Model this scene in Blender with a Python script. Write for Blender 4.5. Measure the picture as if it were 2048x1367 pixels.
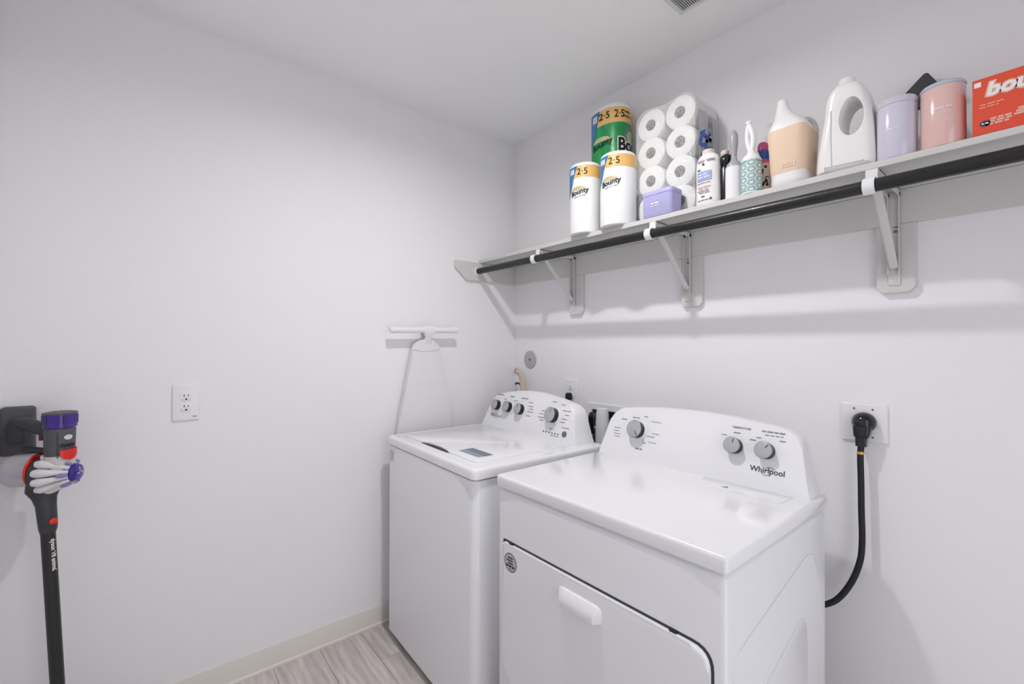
import bpy, bmesh, math, random
from mathutils import Vector, Matrix
random.seed(7)
S = bpy.context.scene
COL = S.collection
for o in list(bpy.data.objects): bpy.data.objects.remove(o)

# ------------------------------------------------------------------ camera
YAW, PIT, ROL, FPX = 0.68761, 0.0072505, 0.00224333, 901.08
fw = Vector((-math.cos(YAW)*math.cos(PIT), math.sin(YAW)*math.cos(PIT), math.sin(PIT)))
rt = Vector((math.sin(YAW), math.cos(YAW), 0)); up = rt.cross(fw)
r2 = rt*math.cos(ROL) + up*math.sin(ROL); u2 = -rt*math.sin(ROL) + up*math.cos(ROL)
cam = bpy.data.objects.new('camera', bpy.data.cameras.new('camera')); COL.objects.link(cam)
cam.data.sensor_width = 36; cam.data.sensor_fit = 'HORIZONTAL'; cam.data.lens = FPX/2048*36
cam.data.clip_start = 0.02
CAM = Vector((2.0582, -1.7108, 1.323))
cam.matrix_world = Matrix(((r2.x, u2.x, -fw.x, CAM.x), (r2.y, u2.y, -fw.y, CAM.y), (r2.z, u2.z, -fw.z, CAM.z), (0, 0, 0, 1)))
S.camera = cam

# ------------------------------------------------------------------ world, light, exposure
w = bpy.data.worlds.new('world'); S.world = w; w.use_nodes = True
w.node_tree.nodes['Background'].inputs[0].default_value = (0.97, 0.975, 1.0, 1)
w.node_tree.nodes['Background'].inputs[1].default_value = 1.75   # fill light, let in through the added doorway
LAMP_POWER = 13.5            # strength of the recessed ceiling light (built with its fixture below)
LAMP_AT = (1.08, -0.94, 2.497)
S.view_settings.view_transform = 'Standard'; S.view_settings.look = 'None'
S.view_settings.gamma = 1.0; S.view_settings.use_curve_mapping = False
S.view_settings.exposure = 0.11
ROOM_X, ROOM_Y, ROOM_Z = 2.75, -2.05, 2.512
FILL_GAP_Y0, FILL_GAP_Y1, FILL_GAP_Z = -1.60, -0.70, 2.08     # unseen doorway, added in the right wall to admit fill light
pl = bpy.data.lights.new('fill_portal', 'AREA'); pl.shape = 'RECTANGLE'; pl.size = FILL_GAP_Y1-FILL_GAP_Y0; pl.size_y = FILL_GAP_Z
pl.cycles.is_portal = True
po = bpy.data.objects.new('fill_portal', pl); COL.objects.link(po)
po.matrix_world = Matrix.Translation((ROOM_X+.12, (FILL_GAP_Y0+FILL_GAP_Y1)/2, FILL_GAP_Z/2)) @ Matrix(((0, 0, 1, 0), (1, 0, 0, 0), (0, 1, 0, 0), (0, 0, 0, 1)))

# ------------------------------------------------------------------ materials
def srgb(c):
    if isinstance(c, str): c = tuple(int(c[i:i+2], 16)/255 for i in (0, 2, 4))
    return tuple(((v/12.92) if v <= .04045 else ((v+.055)/1.055)**2.4) for v in c) + (1,)
MATS = {}
def mat(name, col, rough=.5, metal=0., coat=0., spec=.5, bump=None, vary=None, alpha=1., trans=0., emit=None, sheen=0.):
    m = bpy.data.materials.new(name); m.use_nodes = True; nt = m.node_tree
    b = nt.nodes['Principled BSDF']
    b.inputs['Base Color'].default_value = srgb(col)
    b.inputs['Roughness'].default_value = rough; b.inputs['Metallic'].default_value = metal
    b.inputs['Coat Weight'].default_value = coat; b.inputs['Coat Roughness'].default_value = .08
    b.inputs['Specular IOR Level'].default_value = spec
    b.inputs['Alpha'].default_value = alpha; b.inputs['Transmission Weight'].default_value = trans
    b.inputs['Sheen Weight'].default_value = sheen
    if emit:
        b.inputs['Emission Color'].default_value = srgb(emit[0]); b.inputs['Emission Strength'].default_value = emit[1]
    tc = nt.nodes.new('ShaderNodeTexCoord')
    if bump:
        n = nt.nodes.new('ShaderNodeTexNoise'); n.inputs['Scale'].default_value = bump[0]; n.inputs['Detail'].default_value = 3
        bp = nt.nodes.new('ShaderNodeBump'); bp.inputs['Strength'].default_value = bump[1]; bp.inputs['Distance'].default_value = bump[2]
        nt.links.new(tc.outputs['Object'], n.inputs['Vector']); nt.links.new(n.outputs['Fac'], bp.inputs['Height'])
        nt.links.new(bp.outputs['Normal'], b.inputs['Normal'])
    if vary:   # (scale xyz, colour2, low, high)
        n = nt.nodes.new('ShaderNodeTexNoise'); n.inputs['Scale'].default_value = 1; n.inputs['Detail'].default_value = 4
        mp = nt.nodes.new('ShaderNodeMapping'); mp.inputs['Scale'].default_value = vary[0]
        rp = nt.nodes.new('ShaderNodeValToRGB'); rp.color_ramp.elements[0].color = srgb(col); rp.color_ramp.elements[1].color = srgb(vary[1])
        rp.color_ramp.elements[0].position = vary[2]; rp.color_ramp.elements[1].position = vary[3]
        nt.links.new(tc.outputs['Object'], mp.inputs['Vector']); nt.links.new(mp.outputs['Vector'], n.inputs['Vector'])
        nt.links.new(n.outputs['Fac'], rp.inputs['Fac']); nt.links.new(rp.outputs['Color'], b.inputs['Base Color'])
    MATS[name] = m
    return m
M = MATS
mat('wall', 'f6f5f8', .85, bump=(260, .25, .002), spec=.2)
mat('ceiling', 'fafafa', .9, bump=(200, .2, .002), spec=.15)
mat('trim_paint', 'd9d8d6', .5, spec=.3)
mat('base_vinyl', 'e8e5df', .5, spec=.3)
mat('enamel', 'f3f3f7', .22, coat=.5, spec=.5)
mat('enamel_side', 'eeeef3', .3, coat=.25)
mat('console_white', 'f1f1f5', .32, coat=.2)
mat('white_plastic', 'f2f2f4', .35)
mat('gap_dark', '2a2a2c', .8)
mat('black', '101011', .45)
mat('black_gloss', '0c0c0d', .18, coat=.3)
mat('rod_black', '080809', .38, coat=.12, bump=(90, .25, .002), vary=((8, 160, 160), '1d1d22', .4, .75))
mat('cord_black', '121213', .55)
mat('gold', 'd8b25a', .35, metal=.6)
mat('knob_cap', 'b9b9be', .35, metal=.25)
mat('knob_rim', '7d7d82', .25, metal=.7)
mat('knob_side', '1d1d20', .35, metal=.3)
mat('print_grey', '8c8c93', .6)
mat('print_dark', '3b3b40', .6)
mat('print_black', '141416', .5)
mat('chrome_grey', 'bcbcc0', .4, metal=.35)
mat('pad_fabric', 'e9e8ec', .95, bump=(700, .5, .001), spec=.1)
mat('lid_label', '6f7888', .4)
mat('lid_label_light', 'b5bfd2', .4)
mat('sticker_grey', 'c3c2c6', .45)
mat('duct_white', 'e2e2e6', .5, bump=(60, .4, .004))
mat('box_metal', '6d7488', .5, metal=.2)
mat('hose_beige', 'd7c7bb', .6)
mat('vac_grey', '55555a', .5, bump=(1500, .2, .0004))
mat('vac_dark', '38383a', .5, bump=(1500, .2, .0004))
mat('vac_wand', '232422', .38, bump=(1200, .2, .0004))
mat('vac_light', 'cfcdca', .35)
mat('vac_silver', 'e2e1e4', .28, metal=.15, coat=.3)
mat('vac_purple', '44209a', .25, coat=.4, vary=((60, 60, 2), '1c0c60', .35, .65))
mat('vac_cap', '2c1690', .2, coat=.5)
mat('vac_red', 'e02a24', .35)
mat('vac_trigger', '7d1f22', .4)
mat('vac_bin', 'cfccd4', .15, alpha=.55)
mat('paper', 'f6f5f4', .9, bump=(500, .4, .001), spec=.1)
mat('paper_wrap', 'f6f6f6', .35, bump=(70, .3, .003), spec=.4)
mat('film', 'ffffff', .15, alpha=.26, bump=(45, .9, .01), spec=.8)
mat('film_side', 'e4e4e8', .25, alpha=.55, bump=(40, .5, .008))
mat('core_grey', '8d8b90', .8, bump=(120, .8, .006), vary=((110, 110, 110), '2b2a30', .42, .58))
mat('band_orange', 'f0c074', .4)
mat('band_blue', '3f7cb4', .4)
mat('green_wrap', '1f8f4d', .3, bump=(45, .3, .004), vary=((30, 30, 12), '2fae63', .4, .7))
mat('logo_tan', 'cdbf98', .5)
mat('logo_ring', '5f8f86', .4)
mat('blue_ink', '3a63b8', .5)
mat('lilac', 'b6b4e2', .4)
mat('lilac_dark', '8a87c4', .4)
mat('bottle_white', 'f4f2f1', .28, coat=.2)
mat('bottle_cap_pink', 'e6d5cc', .4)
mat('label_blue', '9fb0dd', .45)
mat('print_pink', 'e6b9c0', .5)
mat('sparkle_black', '17141a', .3, vary=((400, 400, 400), '6b3550', .62, .7))
mat('teal_print', '3f8f84', .5)
mat('roller_paper', 'ededf0', .6)
mat('handle_grey', 'a7a7ac', .35)
mat('handle_white', 'f3f3f4', .3)
mat('hex_teal', '8fb4b4', .5)
mat('hex_light', 'e3efee', .5)
mat('hex_mid', 'b9d3d2', .5)
mat('roller_cream', 'e9ddd2', .5)
mat('pink_ink', 'd95a9a', .4)
mat('blue_plastic', '2c62b5', .35)
mat('clear_plastic', 'ffffff', .08, alpha=.18, spec=.8)
mat('peach', 'ecd0b6', .42)
mat('peach_dark', 'd8b190', .45)
mat('peach_light', 'efd8c2', .45)
mat('lavender', 'd6d3e4', .18, coat=.5)
mat('lavender_lid', 'd6cfde', .15, coat=.4)
mat('pink_can', 'e9c2bb', .18, coat=.5)
mat('can_lid_blue', 'bac8dc', .15, coat=.4)
mat('print_pale', 'f3e6ea', .5)
mat('red_box', 'e8543a', .4)
mat('box_pale', 'f2b7a8', .5)
mat('box_white', 'f7f1ee', .5)
mat('box_navy', '3d3f6b', .5)
mat('charcoal', '454447', .7, bump=(900, .4, .001))
mat('vent_white', 'dcdcdc', .5)
mat('rubber', '2b2b2d', .8)

def wood_material():
    m = bpy.data.materials.new('vinyl_plank'); m.use_nodes = True; nt = m.node_tree; b = nt.nodes['Principled BSDF']
    L = nt.links.new; N = nt.nodes.new
    tc = N('ShaderNodeTexCoord'); oi = N('ShaderNodeObjectInfo')
    add = N('ShaderNodeVectorMath'); add.operation = 'ADD'
    sc = N('ShaderNodeVectorMath'); sc.operation = 'SCALE'; sc.inputs['Scale'].default_value = 37
    cmb = N('ShaderNodeCombineXYZ')
    for i in range(3): L(oi.outputs['Random'], cmb.inputs[i])
    L(cmb.outputs[0], sc.inputs[0]); L(tc.outputs['Object'], add.inputs[0]); L(sc.outputs[0], add.inputs[1])
    mp = N('ShaderNodeMapping'); mp.inputs['Scale'].default_value = (2.2, 16, 5)
    L(add.outputs[0], mp.inputs['Vector'])
    n1 = N('ShaderNodeTexNoise'); n1.inputs['Scale'].default_value = 1.3; n1.inputs['Detail'].default_value = 8; n1.inputs['Distortion'].default_value = 1.4
    L(mp.outputs[0], n1.inputs['Vector'])
    mp2 = N('ShaderNodeMapping'); mp2.inputs['Scale'].default_value = (3, 9, 3)
    L(add.outputs[0], mp2.inputs['Vector'])
    wv = N('ShaderNodeTexWave'); wv.inputs['Scale'].default_value = 1.1; wv.inputs['Distortion'].default_value = 9; wv.inputs['Detail'].default_value = 3; wv.bands_direction = 'Y'
    L(mp2.outputs[0], wv.inputs['Vector'])
    rp = N('ShaderNodeValToRGB'); e = rp.color_ramp.elements
    e[0].position = .28; e[0].color = srgb('bab0ae'); e[1].position = .72; e[1].color = srgb('e4dcd9')
    mx = N('ShaderNodeMix'); mx.data_type = 'FLOAT'; mx.inputs[0].default_value = .14
    L(n1.outputs['Fac'], mx.inputs[2]); L(wv.outputs['Fac'], mx.inputs[3])
    sh = N('ShaderNodeMath'); sh.operation = 'MULTIPLY_ADD'; sh.inputs[1].default_value = .22; sh.inputs[2].default_value = -.09
    L(oi.outputs['Random'], sh.inputs[0])
    ad = N('ShaderNodeMath'); ad.operation = 'ADD'; L(mx.outputs[0], ad.inputs[0]); L(sh.outputs[0], ad.inputs[1])
    L(ad.outputs[0], rp.inputs['Fac']); L(rp.outputs['Color'], b.inputs['Base Color'])
    b.inputs['Roughness'].default_value = .5
    bp = N('ShaderNodeBump'); bp.inputs['Strength'].default_value = .15; bp.inputs['Distance'].default_value = .002
    L(n1.outputs['Fac'], bp.inputs['Height']); L(bp.outputs[0], b.inputs['Normal'])
    MATS['plank'] = m
wood_material()

# ------------------------------------------------------------------ builders
def BM(): return bmesh.new()
def thing(name, label, cat, loc=(0, 0, 0), rotz=0., group=None):
    o = bpy.data.objects.new(name, None); COL.objects.link(o)
    o.empty_display_size = .05; o.location = loc; o.rotation_euler = (0, 0, rotz)
    o['label'] = label; o['category'] = cat
    if group: o['group'] = group
    return o
def root_of(o):
    while o.parent: o = o.parent
    return o
def link(name, bm, m, parent=None, local=False, smooth=35):
    """one mesh object; vertices are in world space unless local, and are moved into the parent's frame"""
    if parent and not local:
        r = root_of(parent)
        inv = (Matrix.Translation(r.location) @ Matrix.Rotation(r.rotation_euler.z, 4, 'Z')).inverted()
        bmesh.ops.transform(bm, matrix=inv, verts=bm.verts)
    bmesh.ops.recalc_face_normals(bm, faces=bm.faces)
    me = bpy.data.meshes.new(name); bm.to_mesh(me); bm.free()
    if smooth:
        for p in me.polygons: p.use_smooth = True
        me.set_sharp_from_angle(angle=math.radians(smooth))
    mm = m if isinstance(m, (list, tuple)) else [m]
    for x in mm: me.materials.append(MATS[x])
    o = bpy.data.objects.new(name, me); COL.objects.link(o)
    if parent: o.parent = parent
    return o
def link_flat(name, bm, m, parent, local=False):   # prints: no normal recalculation
    if not local:
        r = root_of(parent)
        inv = (Matrix.Translation(r.location) @ Matrix.Rotation(r.rotation_euler.z, 4, 'Z')).inverted()
        bmesh.ops.transform(bm, matrix=inv, verts=bm.verts)
    me = bpy.data.meshes.new(name); bm.to_mesh(me); bm.free(); me.materials.append(MATS[m])
    o = bpy.data.objects.new(name, me); COL.objects.link(o); o.parent = parent
    if name in ('printed_legend', 'bottle_print', 'sticker_print', 'small_print', 'dark_spots', 'hexagon_print', 'hexagon_centres', 'hexagon_rings', 'status_light', 'grey_lettering', 'number_print'): o['kind'] = 'stuff'
    return o
def tag(o, label, cat, group=None):
    o['label'] = label; o['category'] = cat
    if group: o['group'] = group
    return o
def struct(o, label=None):
    o['kind'] = 'structure'
    if label: o['label'] = label; 
    return o

def box(bm, x0, x1, y0, y1, z0, z1, bev=0., seg=2):
    t = bmesh.new()
    bmesh.ops.create_cube(t, size=1)
    for v in t.verts:
        v.co = Vector(((x0+x1)/2+v.co.x*(x1-x0), (y0+y1)/2+v.co.y*(y1-y0), (z0+z1)/2+v.co.z*(z1-z0)))
    if bev: bmesh.ops.bevel(t, geom=list(t.edges), offset=bev, segments=seg, profile=.5, affect='EDGES')
    merge(bm, t); return bm
def merge(bm, t, mtx=None):
    if mtx: bmesh.ops.transform(t, matrix=mtx, verts=t.verts)
    me = bpy.data.meshes.new('tmp'); t.to_mesh(me); t.free(); bm.from_mesh(me); bpy.data.meshes.remove(me)
def ring_faces(bm, rings, cap=True, closed=True):
    vs = [[bm.verts.new(p) for p in r] for r in rings]
    n = len(vs[0])
    for a, b in zip(vs[:-1], vs[1:]):
        for i in range(n if closed else n-1):
            j = (i+1) % n
            bm.faces.new((a[i], a[j], b[j], b[i]))
    if cap:
        bm.faces.new(vs[0][::-1]); bm.faces.new(vs[-1])
    return vs
def frame(axis):
    a = Vector(axis).normalized()
    h = Vector((0, 0, 1)) if abs(a.z) < .9 else Vector((1, 0, 0))
    u = h.cross(a).normalized(); v = a.cross(u)
    return u, v, a
def lathe(bm, prof, c=(0, 0, 0), axis=(0, 0, 1), n=32, cap=True):
    u, v, a = frame(axis); c = Vector(c)
    ring_faces(bm, [[c + a*z + (u*math.cos(t)+v*math.sin(t))*max(r, 1e-5) for t in [2*math.pi*i/n for i in range(n)]] for r, z in prof], cap)
    return bm
def tube(bm, pts, r, n=12, cap=True):
    pts = [Vector(p) for p in pts]
    rr = r if isinstance(r, (list, tuple)) else [r]*len(pts)
    T = [(pts[min(i+1, len(pts)-1)]-pts[max(i-1, 0)]).normalized() for i in range(len(pts))]
    u, v, _ = frame(T[0]); rings = []
    for i, p in enumerate(pts):
        if i:
            q = T[i-1].rotation_difference(T[i]); u = q @ u; v = q @ v
        rings.append([p + (u*math.cos(t)+v*math.sin(t))*rr[i] for t in [2*math.pi*k/n for k in range(n)]])
    ring_faces(bm, rings, cap); return bm
def spline(pts, k=6):
    pts = [Vector(p) for p in pts]; out = []
    P = [pts[0]] + pts + [pts[-1]]
    for i in range(1, len(P)-2):
        for s in range(k):
            t = s/k; a, b, c, d = P[i-1:i+3]
            out.append(.5*((2*b)+(-a+c)*t+(2*a-5*b+4*c-d)*t*t+(-a+3*b-3*c+d)*t**3))
    out.append(pts[-1]); return out
def rrect(w, d, r, n=5, p=None):
    """rounded rectangle, centred, ccw"""
    out = []
    r = min(r, w/2-1e-4, d/2-1e-4)
    for cx, cy, a0 in ((w/2-r, d/2-r, 0), (-w/2+r, d/2-r, 90), (-w/2+r, -d/2+r, 180), (w/2-r, -d/2+r, 270)):
        for i in range(n+1):
            a = math.radians(a0+90*i/n); out.append((cx+r*math.cos(a), cy+r*math.sin(a)))
    return out
def loft_rr(bm, secs, n=5, cap=True):
    """secs: (cx, cy, z, w, d, r)"""
    ring_faces(bm, [[Vector((cx+x, cy+y, z)) for x, y in rrect(w, d, r, n)] for cx, cy, z, w, d, r in secs], cap); return bm
def prism(bm, poly, fn, t0, t1, bev=0., seg=2, both=False):
    """poly (u,v) extruded from t0 to t1; fn(u,v,t)->Vector; the t1 rim is bevelled"""
    t = bmesh.new()
    a = [t.verts.new((u, v, 0)) for u, v in poly]; b = [t.verts.new((u, v, t1-t0)) for u, v in poly]
    n = len(poly)
    t.faces.new(a[::-1]); top = t.faces.new(b)
    for i in range(n): t.faces.new((a[i], a[(i+1) % n], b[(i+1) % n], b[i]))
    if bev:
        ed = list(top.edges)
        if both: ed += [e for e in t.edges if all(abs(v.co.z) < 1e-9 for v in e.verts)]
        bmesh.ops.bevel(t, geom=ed, offset=bev, segments=seg, profile=.5, affect='EDGES')
    for v in t.verts: v.co = fn(v.co.x, v.co.y, v.co.z+t0)
    merge(bm, t); return bm
def round_poly(pts, rads, n=5):
    """polygon with each corner rounded by its own radius"""
    out = []; N = len(pts)
    for i in range(N):
        p = Vector(pts[i]).to_2d(); a = Vector(pts[i-1]).to_2d(); b = Vector(pts[(i+1) % N]).to_2d(); r = rads[i] if isinstance(rads, (list, tuple)) else rads
        if r < 1e-6: out.append((p.x, p.y)); continue
        da = (a-p).normalized(); db = (b-p).normalized()
        p0 = p+da*r; p2 = p+db*r
        for k in range(n+1):
            t = k/n; q = p0*(1-t)**2 + p*2*t*(1-t) + p2*t*t; out.append((q.x, q.y))
    return out
def quad2(bm, u0, v0, u1, v1):
    f = [bm.verts.new((u, v, 0)) for u, v in ((u0, v0), (u1, v0), (u1, v1), (u0, v1))]; bm.faces.new(f)
def poly2(bm, pts): bm.faces.new([bm.verts.new((u, v, 0)) for u, v in pts])
def disc2(bm, cu, cv, ru, rv, n=24): poly2(bm, [(cu+ru*math.cos(2*math.pi*i/n), cv+rv*math.sin(2*math.pi*i/n)) for i in range(n)])
def ring2(bm, cu, cv, ru, rv, w, n=32, a0=0, a1=360):
    A = [math.radians(a0+(a1-a0)*i/n) for i in range(n+1)]
    o = [bm.verts.new((cu+ru*math.cos(a), cv+rv*math.sin(a), 0)) for a in A]
    q = [bm.verts.new((cu+(ru-w)*math.cos(a), cv+(rv-w)*math.sin(a), 0)) for a in A]
    for i in range(n): bm.faces.new((o[i], o[i+1], q[i+1], q[i]))
def text2(bm, s, u, v, size, align='CENTER', bold=0., shear=0., sx=1., rot=0., spacing=1.):
    cu = bpy.data.curves.new('t', 'FONT'); cu.body = s; cu.size = size; cu.align_x = align; cu.align_y = 'CENTER'
    cu.offset = bold; cu.shear = shear; cu.resolution_u = 3; cu.space_character = spacing
    ob = bpy.data.objects.new('t', cu); COL.objects.link(ob)
    dg = bpy.context.evaluated_depsgraph_get(); me = bpy.data.meshes.new_from_object(ob.evaluated_get(dg))
    t = bmesh.new(); t.from_mesh(me)
    c, sn = math.cos(rot), math.sin(rot)
    for p in t.verts:
        x, y = p.co.x*sx, p.co.y; p.co = (u+x*c-y*sn, v+x*sn+y*c, 0)
    merge(bm, t)
    bpy.data.objects.remove(ob); bpy.data.curves.remove(cu); bpy.data.meshes.remove(me)
def wrap(bm, fn, maxlen=None):
    """lay a flat (u,v) print on a surface"""
    if maxlen:
        bmesh.ops.triangulate(bm, faces=bm.faces)
        for _ in range(5):
            ed = [e for e in bm.edges if abs(e.verts[0].co.x-e.verts[1].co.x) > maxlen]
            if not ed: break
            bmesh.ops.subdivide_edges(bm, edges=ed, cuts=1); bmesh.ops.triangulate(bm, faces=bm.faces)
    for v in bm.verts: v.co = fn(v.co.x, v.co.y)
    return bm
def on_plane(o, u, v, off=.0006):
    o, u, v = Vector(o), Vector(u).normalized(), Vector(v).normalized(); n = u.cross(v)
    return lambda a, b: o+u*a+v*b+n*off
def on_cyl(c, r, face=None, off=.0007):
    """u is arc length; 0 looks towards 'face' (default the camera), +u to the viewer's right; v is height over c.z"""
    c = Vector(c); f = Vector(face if face else (CAM-c)); th = math.atan2(f.y, f.x)
    return lambda a, b: Vector((c.x+(r+off)*math.cos(th+a/r), c.y+(r+off)*math.sin(th+a/r), c.z+b))

# ------------------------------------------------------------------ setting: floor, walls, ceiling, baseboards
bm = BM(); box(bm, -.02, ROOM_X+.02, ROOM_Y-.02, .02, -.06, -.006)
floor = struct(link('floor', bm, 'gap_dark', smooth=0), 'grey wood-look vinyl plank floor')
PW, PL = .181, 1.22
proto = None
row = 0; y = -.02
def plank_mesh(L):
    b = BM(); box(b, 0, L-.0012, 0, PW-.0012, -.006, 0, .0012, 1)
    bmesh.ops.recalc_face_normals(b, faces=b.faces)
    me = bpy.data.meshes.new('plank'); b.to_mesh(me); b.free(); me.materials.append(MATS['plank']); return me
full = plank_mesh(PL)
starts = [0, .43, .81, .22, .98, .6]
while y > ROOM_Y:
    x = -starts[row % 6]
    while x < ROOM_X:
        xa, xb = max(x, 0), min(x+PL, ROOM_X)
        if xb-xa > .05:
            me = full if xb-xa > PL-.001 else plank_mesh(xb-xa)
            o = bpy.data.objects.new('plank', me); COL.objects.link(o); o.location = (xa, y-PW, 0); o.parent = floor
        x += PL
    y -= PW; row += 1

bm = BM(); box(bm, -.12, 0, ROOM_Y-.12, .2, -.05, ROOM_Z+.1); struct(link('wall_left', bm, 'wall', smooth=0), 'white painted left wall with orange-peel texture')
HX0, HX1, HZ0, HZ1 = .60, .96, .70, 1.012      # opening for the recessed vent box
bm = BM()
box(bm, 0, HX0, 0, .16, -.05, ROOM_Z+.1); box(bm, HX1, ROOM_X+.1, 0, .16, -.05, ROOM_Z+.1)
box(bm, HX0, HX1, 0, .16, -.05, HZ0); box(bm, HX0, HX1, 0, .16, HZ1, ROOM_Z+.1)
struct(link('wall_back', bm, 'wall', smooth=0), 'white wall behind the washer and dryer')
bm = BM(); box(bm, 0, ROOM_X+.1, ROOM_Y-.12, ROOM_Y, -.05, ROOM_Z+.1); struct(link('wall_front', bm, 'wall', smooth=0), 'white wall at the left picture edge')
bm = BM(); box(bm, ROOM_X, ROOM_X+.12, ROOM_Y, FILL_GAP_Y0, -.05, ROOM_Z+.1); box(bm, ROOM_X, ROOM_X+.12, FILL_GAP_Y1, 0, -.05, ROOM_Z+.1); box(bm, ROOM_X, ROOM_X+.12, FILL_GAP_Y0, FILL_GAP_Y1, FILL_GAP_Z, ROOM_Z+.1); struct(link('wall_right', bm, 'wall', smooth=0), 'white wall on the right, out of frame')
bm = BM(); box(bm, -.1, ROOM_X+.1, ROOM_Y-.1, .1, ROOM_Z, ROOM_Z+.08); struct(link('ceiling', bm, 'ceiling', smooth=0), 'smooth white ceiling')
def baseboard(name, a, b, nrm):
    a, b, nrm = Vector(a), Vector(b), Vector(nrm)
    prof = [(0, 0), (.011, 0), (.0115, .003), (.011, .009), (.006, .013), (.0055, .086), (.004, .092), (0, .093)]
    bm = BM(); ring_faces(bm, [[p+nrm*d+Vector((0, 0, h)) for d, h in prof] for p in (a, b)])
    struct(link(name, bm, 'base_vinyl', smooth=30), 'greige vinyl cove baseboard')
baseboard('baseboard_left', (0, ROOM_Y, 0), (0, 0, 0), (1, 0, 0))
baseboard('baseboard_back', (0, 0, 0), (ROOM_X, 0, 0), (0, -1, 0))
baseboard('baseboard_front', (0, ROOM_Y, 0), (ROOM_X, ROOM_Y, 0), (0, 1, 0))

# ------------------------------------------------------------------ recessed ceiling light
t = thing('ceiling_light', 'round white downlight on the ceiling above the machines', 'lamp', (LAMP_AT[0], LAMP_AT[1], ROOM_Z))
GR = .034
bm = BM(); lathe(bm, [(.0, 0), (.07, 0), (.07, -.004), (GR+.006, -.0215), (GR+.001, -.0215), (GR, -.008), (0, -.008)], (LAMP_AT[0], LAMP_AT[1], ROOM_Z-.0003)); link('trim_ring', bm, 'white_plastic', t)
mat('lamp_glow', 'ffffff', .5, emit=('fffdfb', LAMP_POWER/(math.pi*GR*GR*math.pi)))
bm = BM(); lathe(bm, [(GR-.002, 0), (GR-.002, -.0035), (.02, -.005), (0, -.0055)], (LAMP_AT[0], LAMP_AT[1], ROOM_Z-.0095)); link('diffuser', bm, 'lamp_glow', t)

# ------------------------------------------------------------------ shared bits
def tilt_face(x0, yb, z0, ang):
    """coordinate frame of a leaning console face: u along x, v up the face, t outwards"""
    vv = Vector((0, math.sin(ang), math.cos(ang))); nn = Vector((0, -math.cos(ang), math.sin(ang)))
    return lambda u, v, t=0.: Vector((x0+u, yb, z0)) + vv*v + nn*t
def console(parent, x0, x1, yb, yr, z0, H, Hend, taper, ang, local=False):
    W = x1-x0; T = math.tan(ang)
    hw = W/2
    pts = [(-hw, 0)]
    def side(s):
        a = []
        for k in range(7):     # straight lean then rounded corner
            a.append((s*(hw-taper*(k/6)**.9), (Hend-.045)*k/6))
        ex, ez = a[-1]
        for k in range(1, 8):
            t = k/7; p0 = Vector((ex, ez)); p1 = Vector((ex-s*.012, Hend-.002)); p2 = Vector((ex-s*.07, Hend+.004))
            q = p0*(1-t)**2+p1*2*t*(1-t)+p2*t*t; a.append((q.x, q.y))
        return a
    L = side(-1); R = side(1)
    top = []
    xa, za = L[-1]; xb = R[-1][0]
    for k in range(1, 12):
        t = k/12; top.append((xa+(xb-xa)*t, za+(H-za)*(1-(2*t-1)**2)))
    out = L+top+R[::-1]
    cx = (x0+x1)/2
    bm = BM()
    n = len(out)
    f = [bm.verts.new((cx+x, yb+h*T, z0+h)) for x, h in out]
    m_ = [bm.verts.new((cx+x*.999, yb+h*T+(yr-yb-h*T)*.55, z0+h*.998)) for x, h in out]
    r = [bm.verts.new((cx+x*.975, yr, z0+h*.955)) for x, h in out]
    ff = bm.faces.new(f[::-1]); bm.faces.new(r)
    for A, B in ((f, m_), (m_, r)):
        for i in range(n): bm.faces.new((A[i], A[(i+1) % n], B[(i+1) % n], B[i]))
    ed = [e for e in ff.edges if not (e.verts[0].co.z < z0+1e-5 and e.verts[1].co.z < z0+1e-5)]
    bmesh.ops.bevel(bm, geom=ed, offset=.007, segments=3, profile=.5, affect='EDGES')
    return link('console', bm, 'console_white', parent, local)
def knob(parent, F, u, v, r, depth, ang_deg, cap_style=0, local=False, collar=True, name='knob'):
    c = F(u, v); ax = (F(u, v, 1)-F(u, v, 0))
    if collar:
        bm = BM(); lathe(bm, [(r*1.16, 0), (r*1.16, .003), (r*1.1, .005), (r*.8, .005)], c, ax, 36)
        link('knob_collar', bm, 'white_plastic', parent, local)
    bm = BM()
    rings = []; uu, vv, a = frame(ax)
    nn = 48
    for rad, h, fl in ((r*.95, .002, 0), (r*.95, .004, 1), (r*.93, depth*.80, 1), (r*.95, depth*.86, 0)):
        rings.append([c+a*h+(uu*math.cos(t)+vv*math.sin(t))*rad*(1-.03*fl*(i % 2)) for i, t in enumerate([2*math.pi*k/nn for k in range(nn)])])
    ring_faces(bm, rings); k = link(name, bm, 'knob_side', parent, local)
    bm = BM(); lathe(bm, [(r*.95, depth*.86), (r*1.0, depth*.90), (r*1.0, depth*.95), (r*.97, depth*.97)], c, a, 40); link('knob_rim', bm, 'knob_rim', k, local)
    bm = BM(); lathe(bm, [(r*.96, depth*.93), (r*.95, depth*.985), (r*.9, depth*1.005), (0.0001, depth*1.005)], c, a, 40); link('knob_cap', bm, 'knob_cap', k, local)
    bm = BM(); th = math.radians(ang_deg); ux = Vector((1, 0, 0)); vx = (F(0, 1)-F(0, 0)).normalized()
    d = ux*math.cos(th)+vx*math.sin(th); e = ux*-math.sin(th)+vx*math.cos(th)
    o_ = c+a*(depth*1.01+.0006)
    poly = [(r*.3, -r*.035), (r*.84, -r*.035), (r*.84, r*.035), (r*.3, r*.035)]
    prism(bm, poly, lambda p, q, t: o_+d*p+e*q+a*t, -.001, .0003)
    link('indicator_line', bm, 'print_dark' if cap_style == 0 else 'knob_rim', k, local, smooth=0)
    return k
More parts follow.
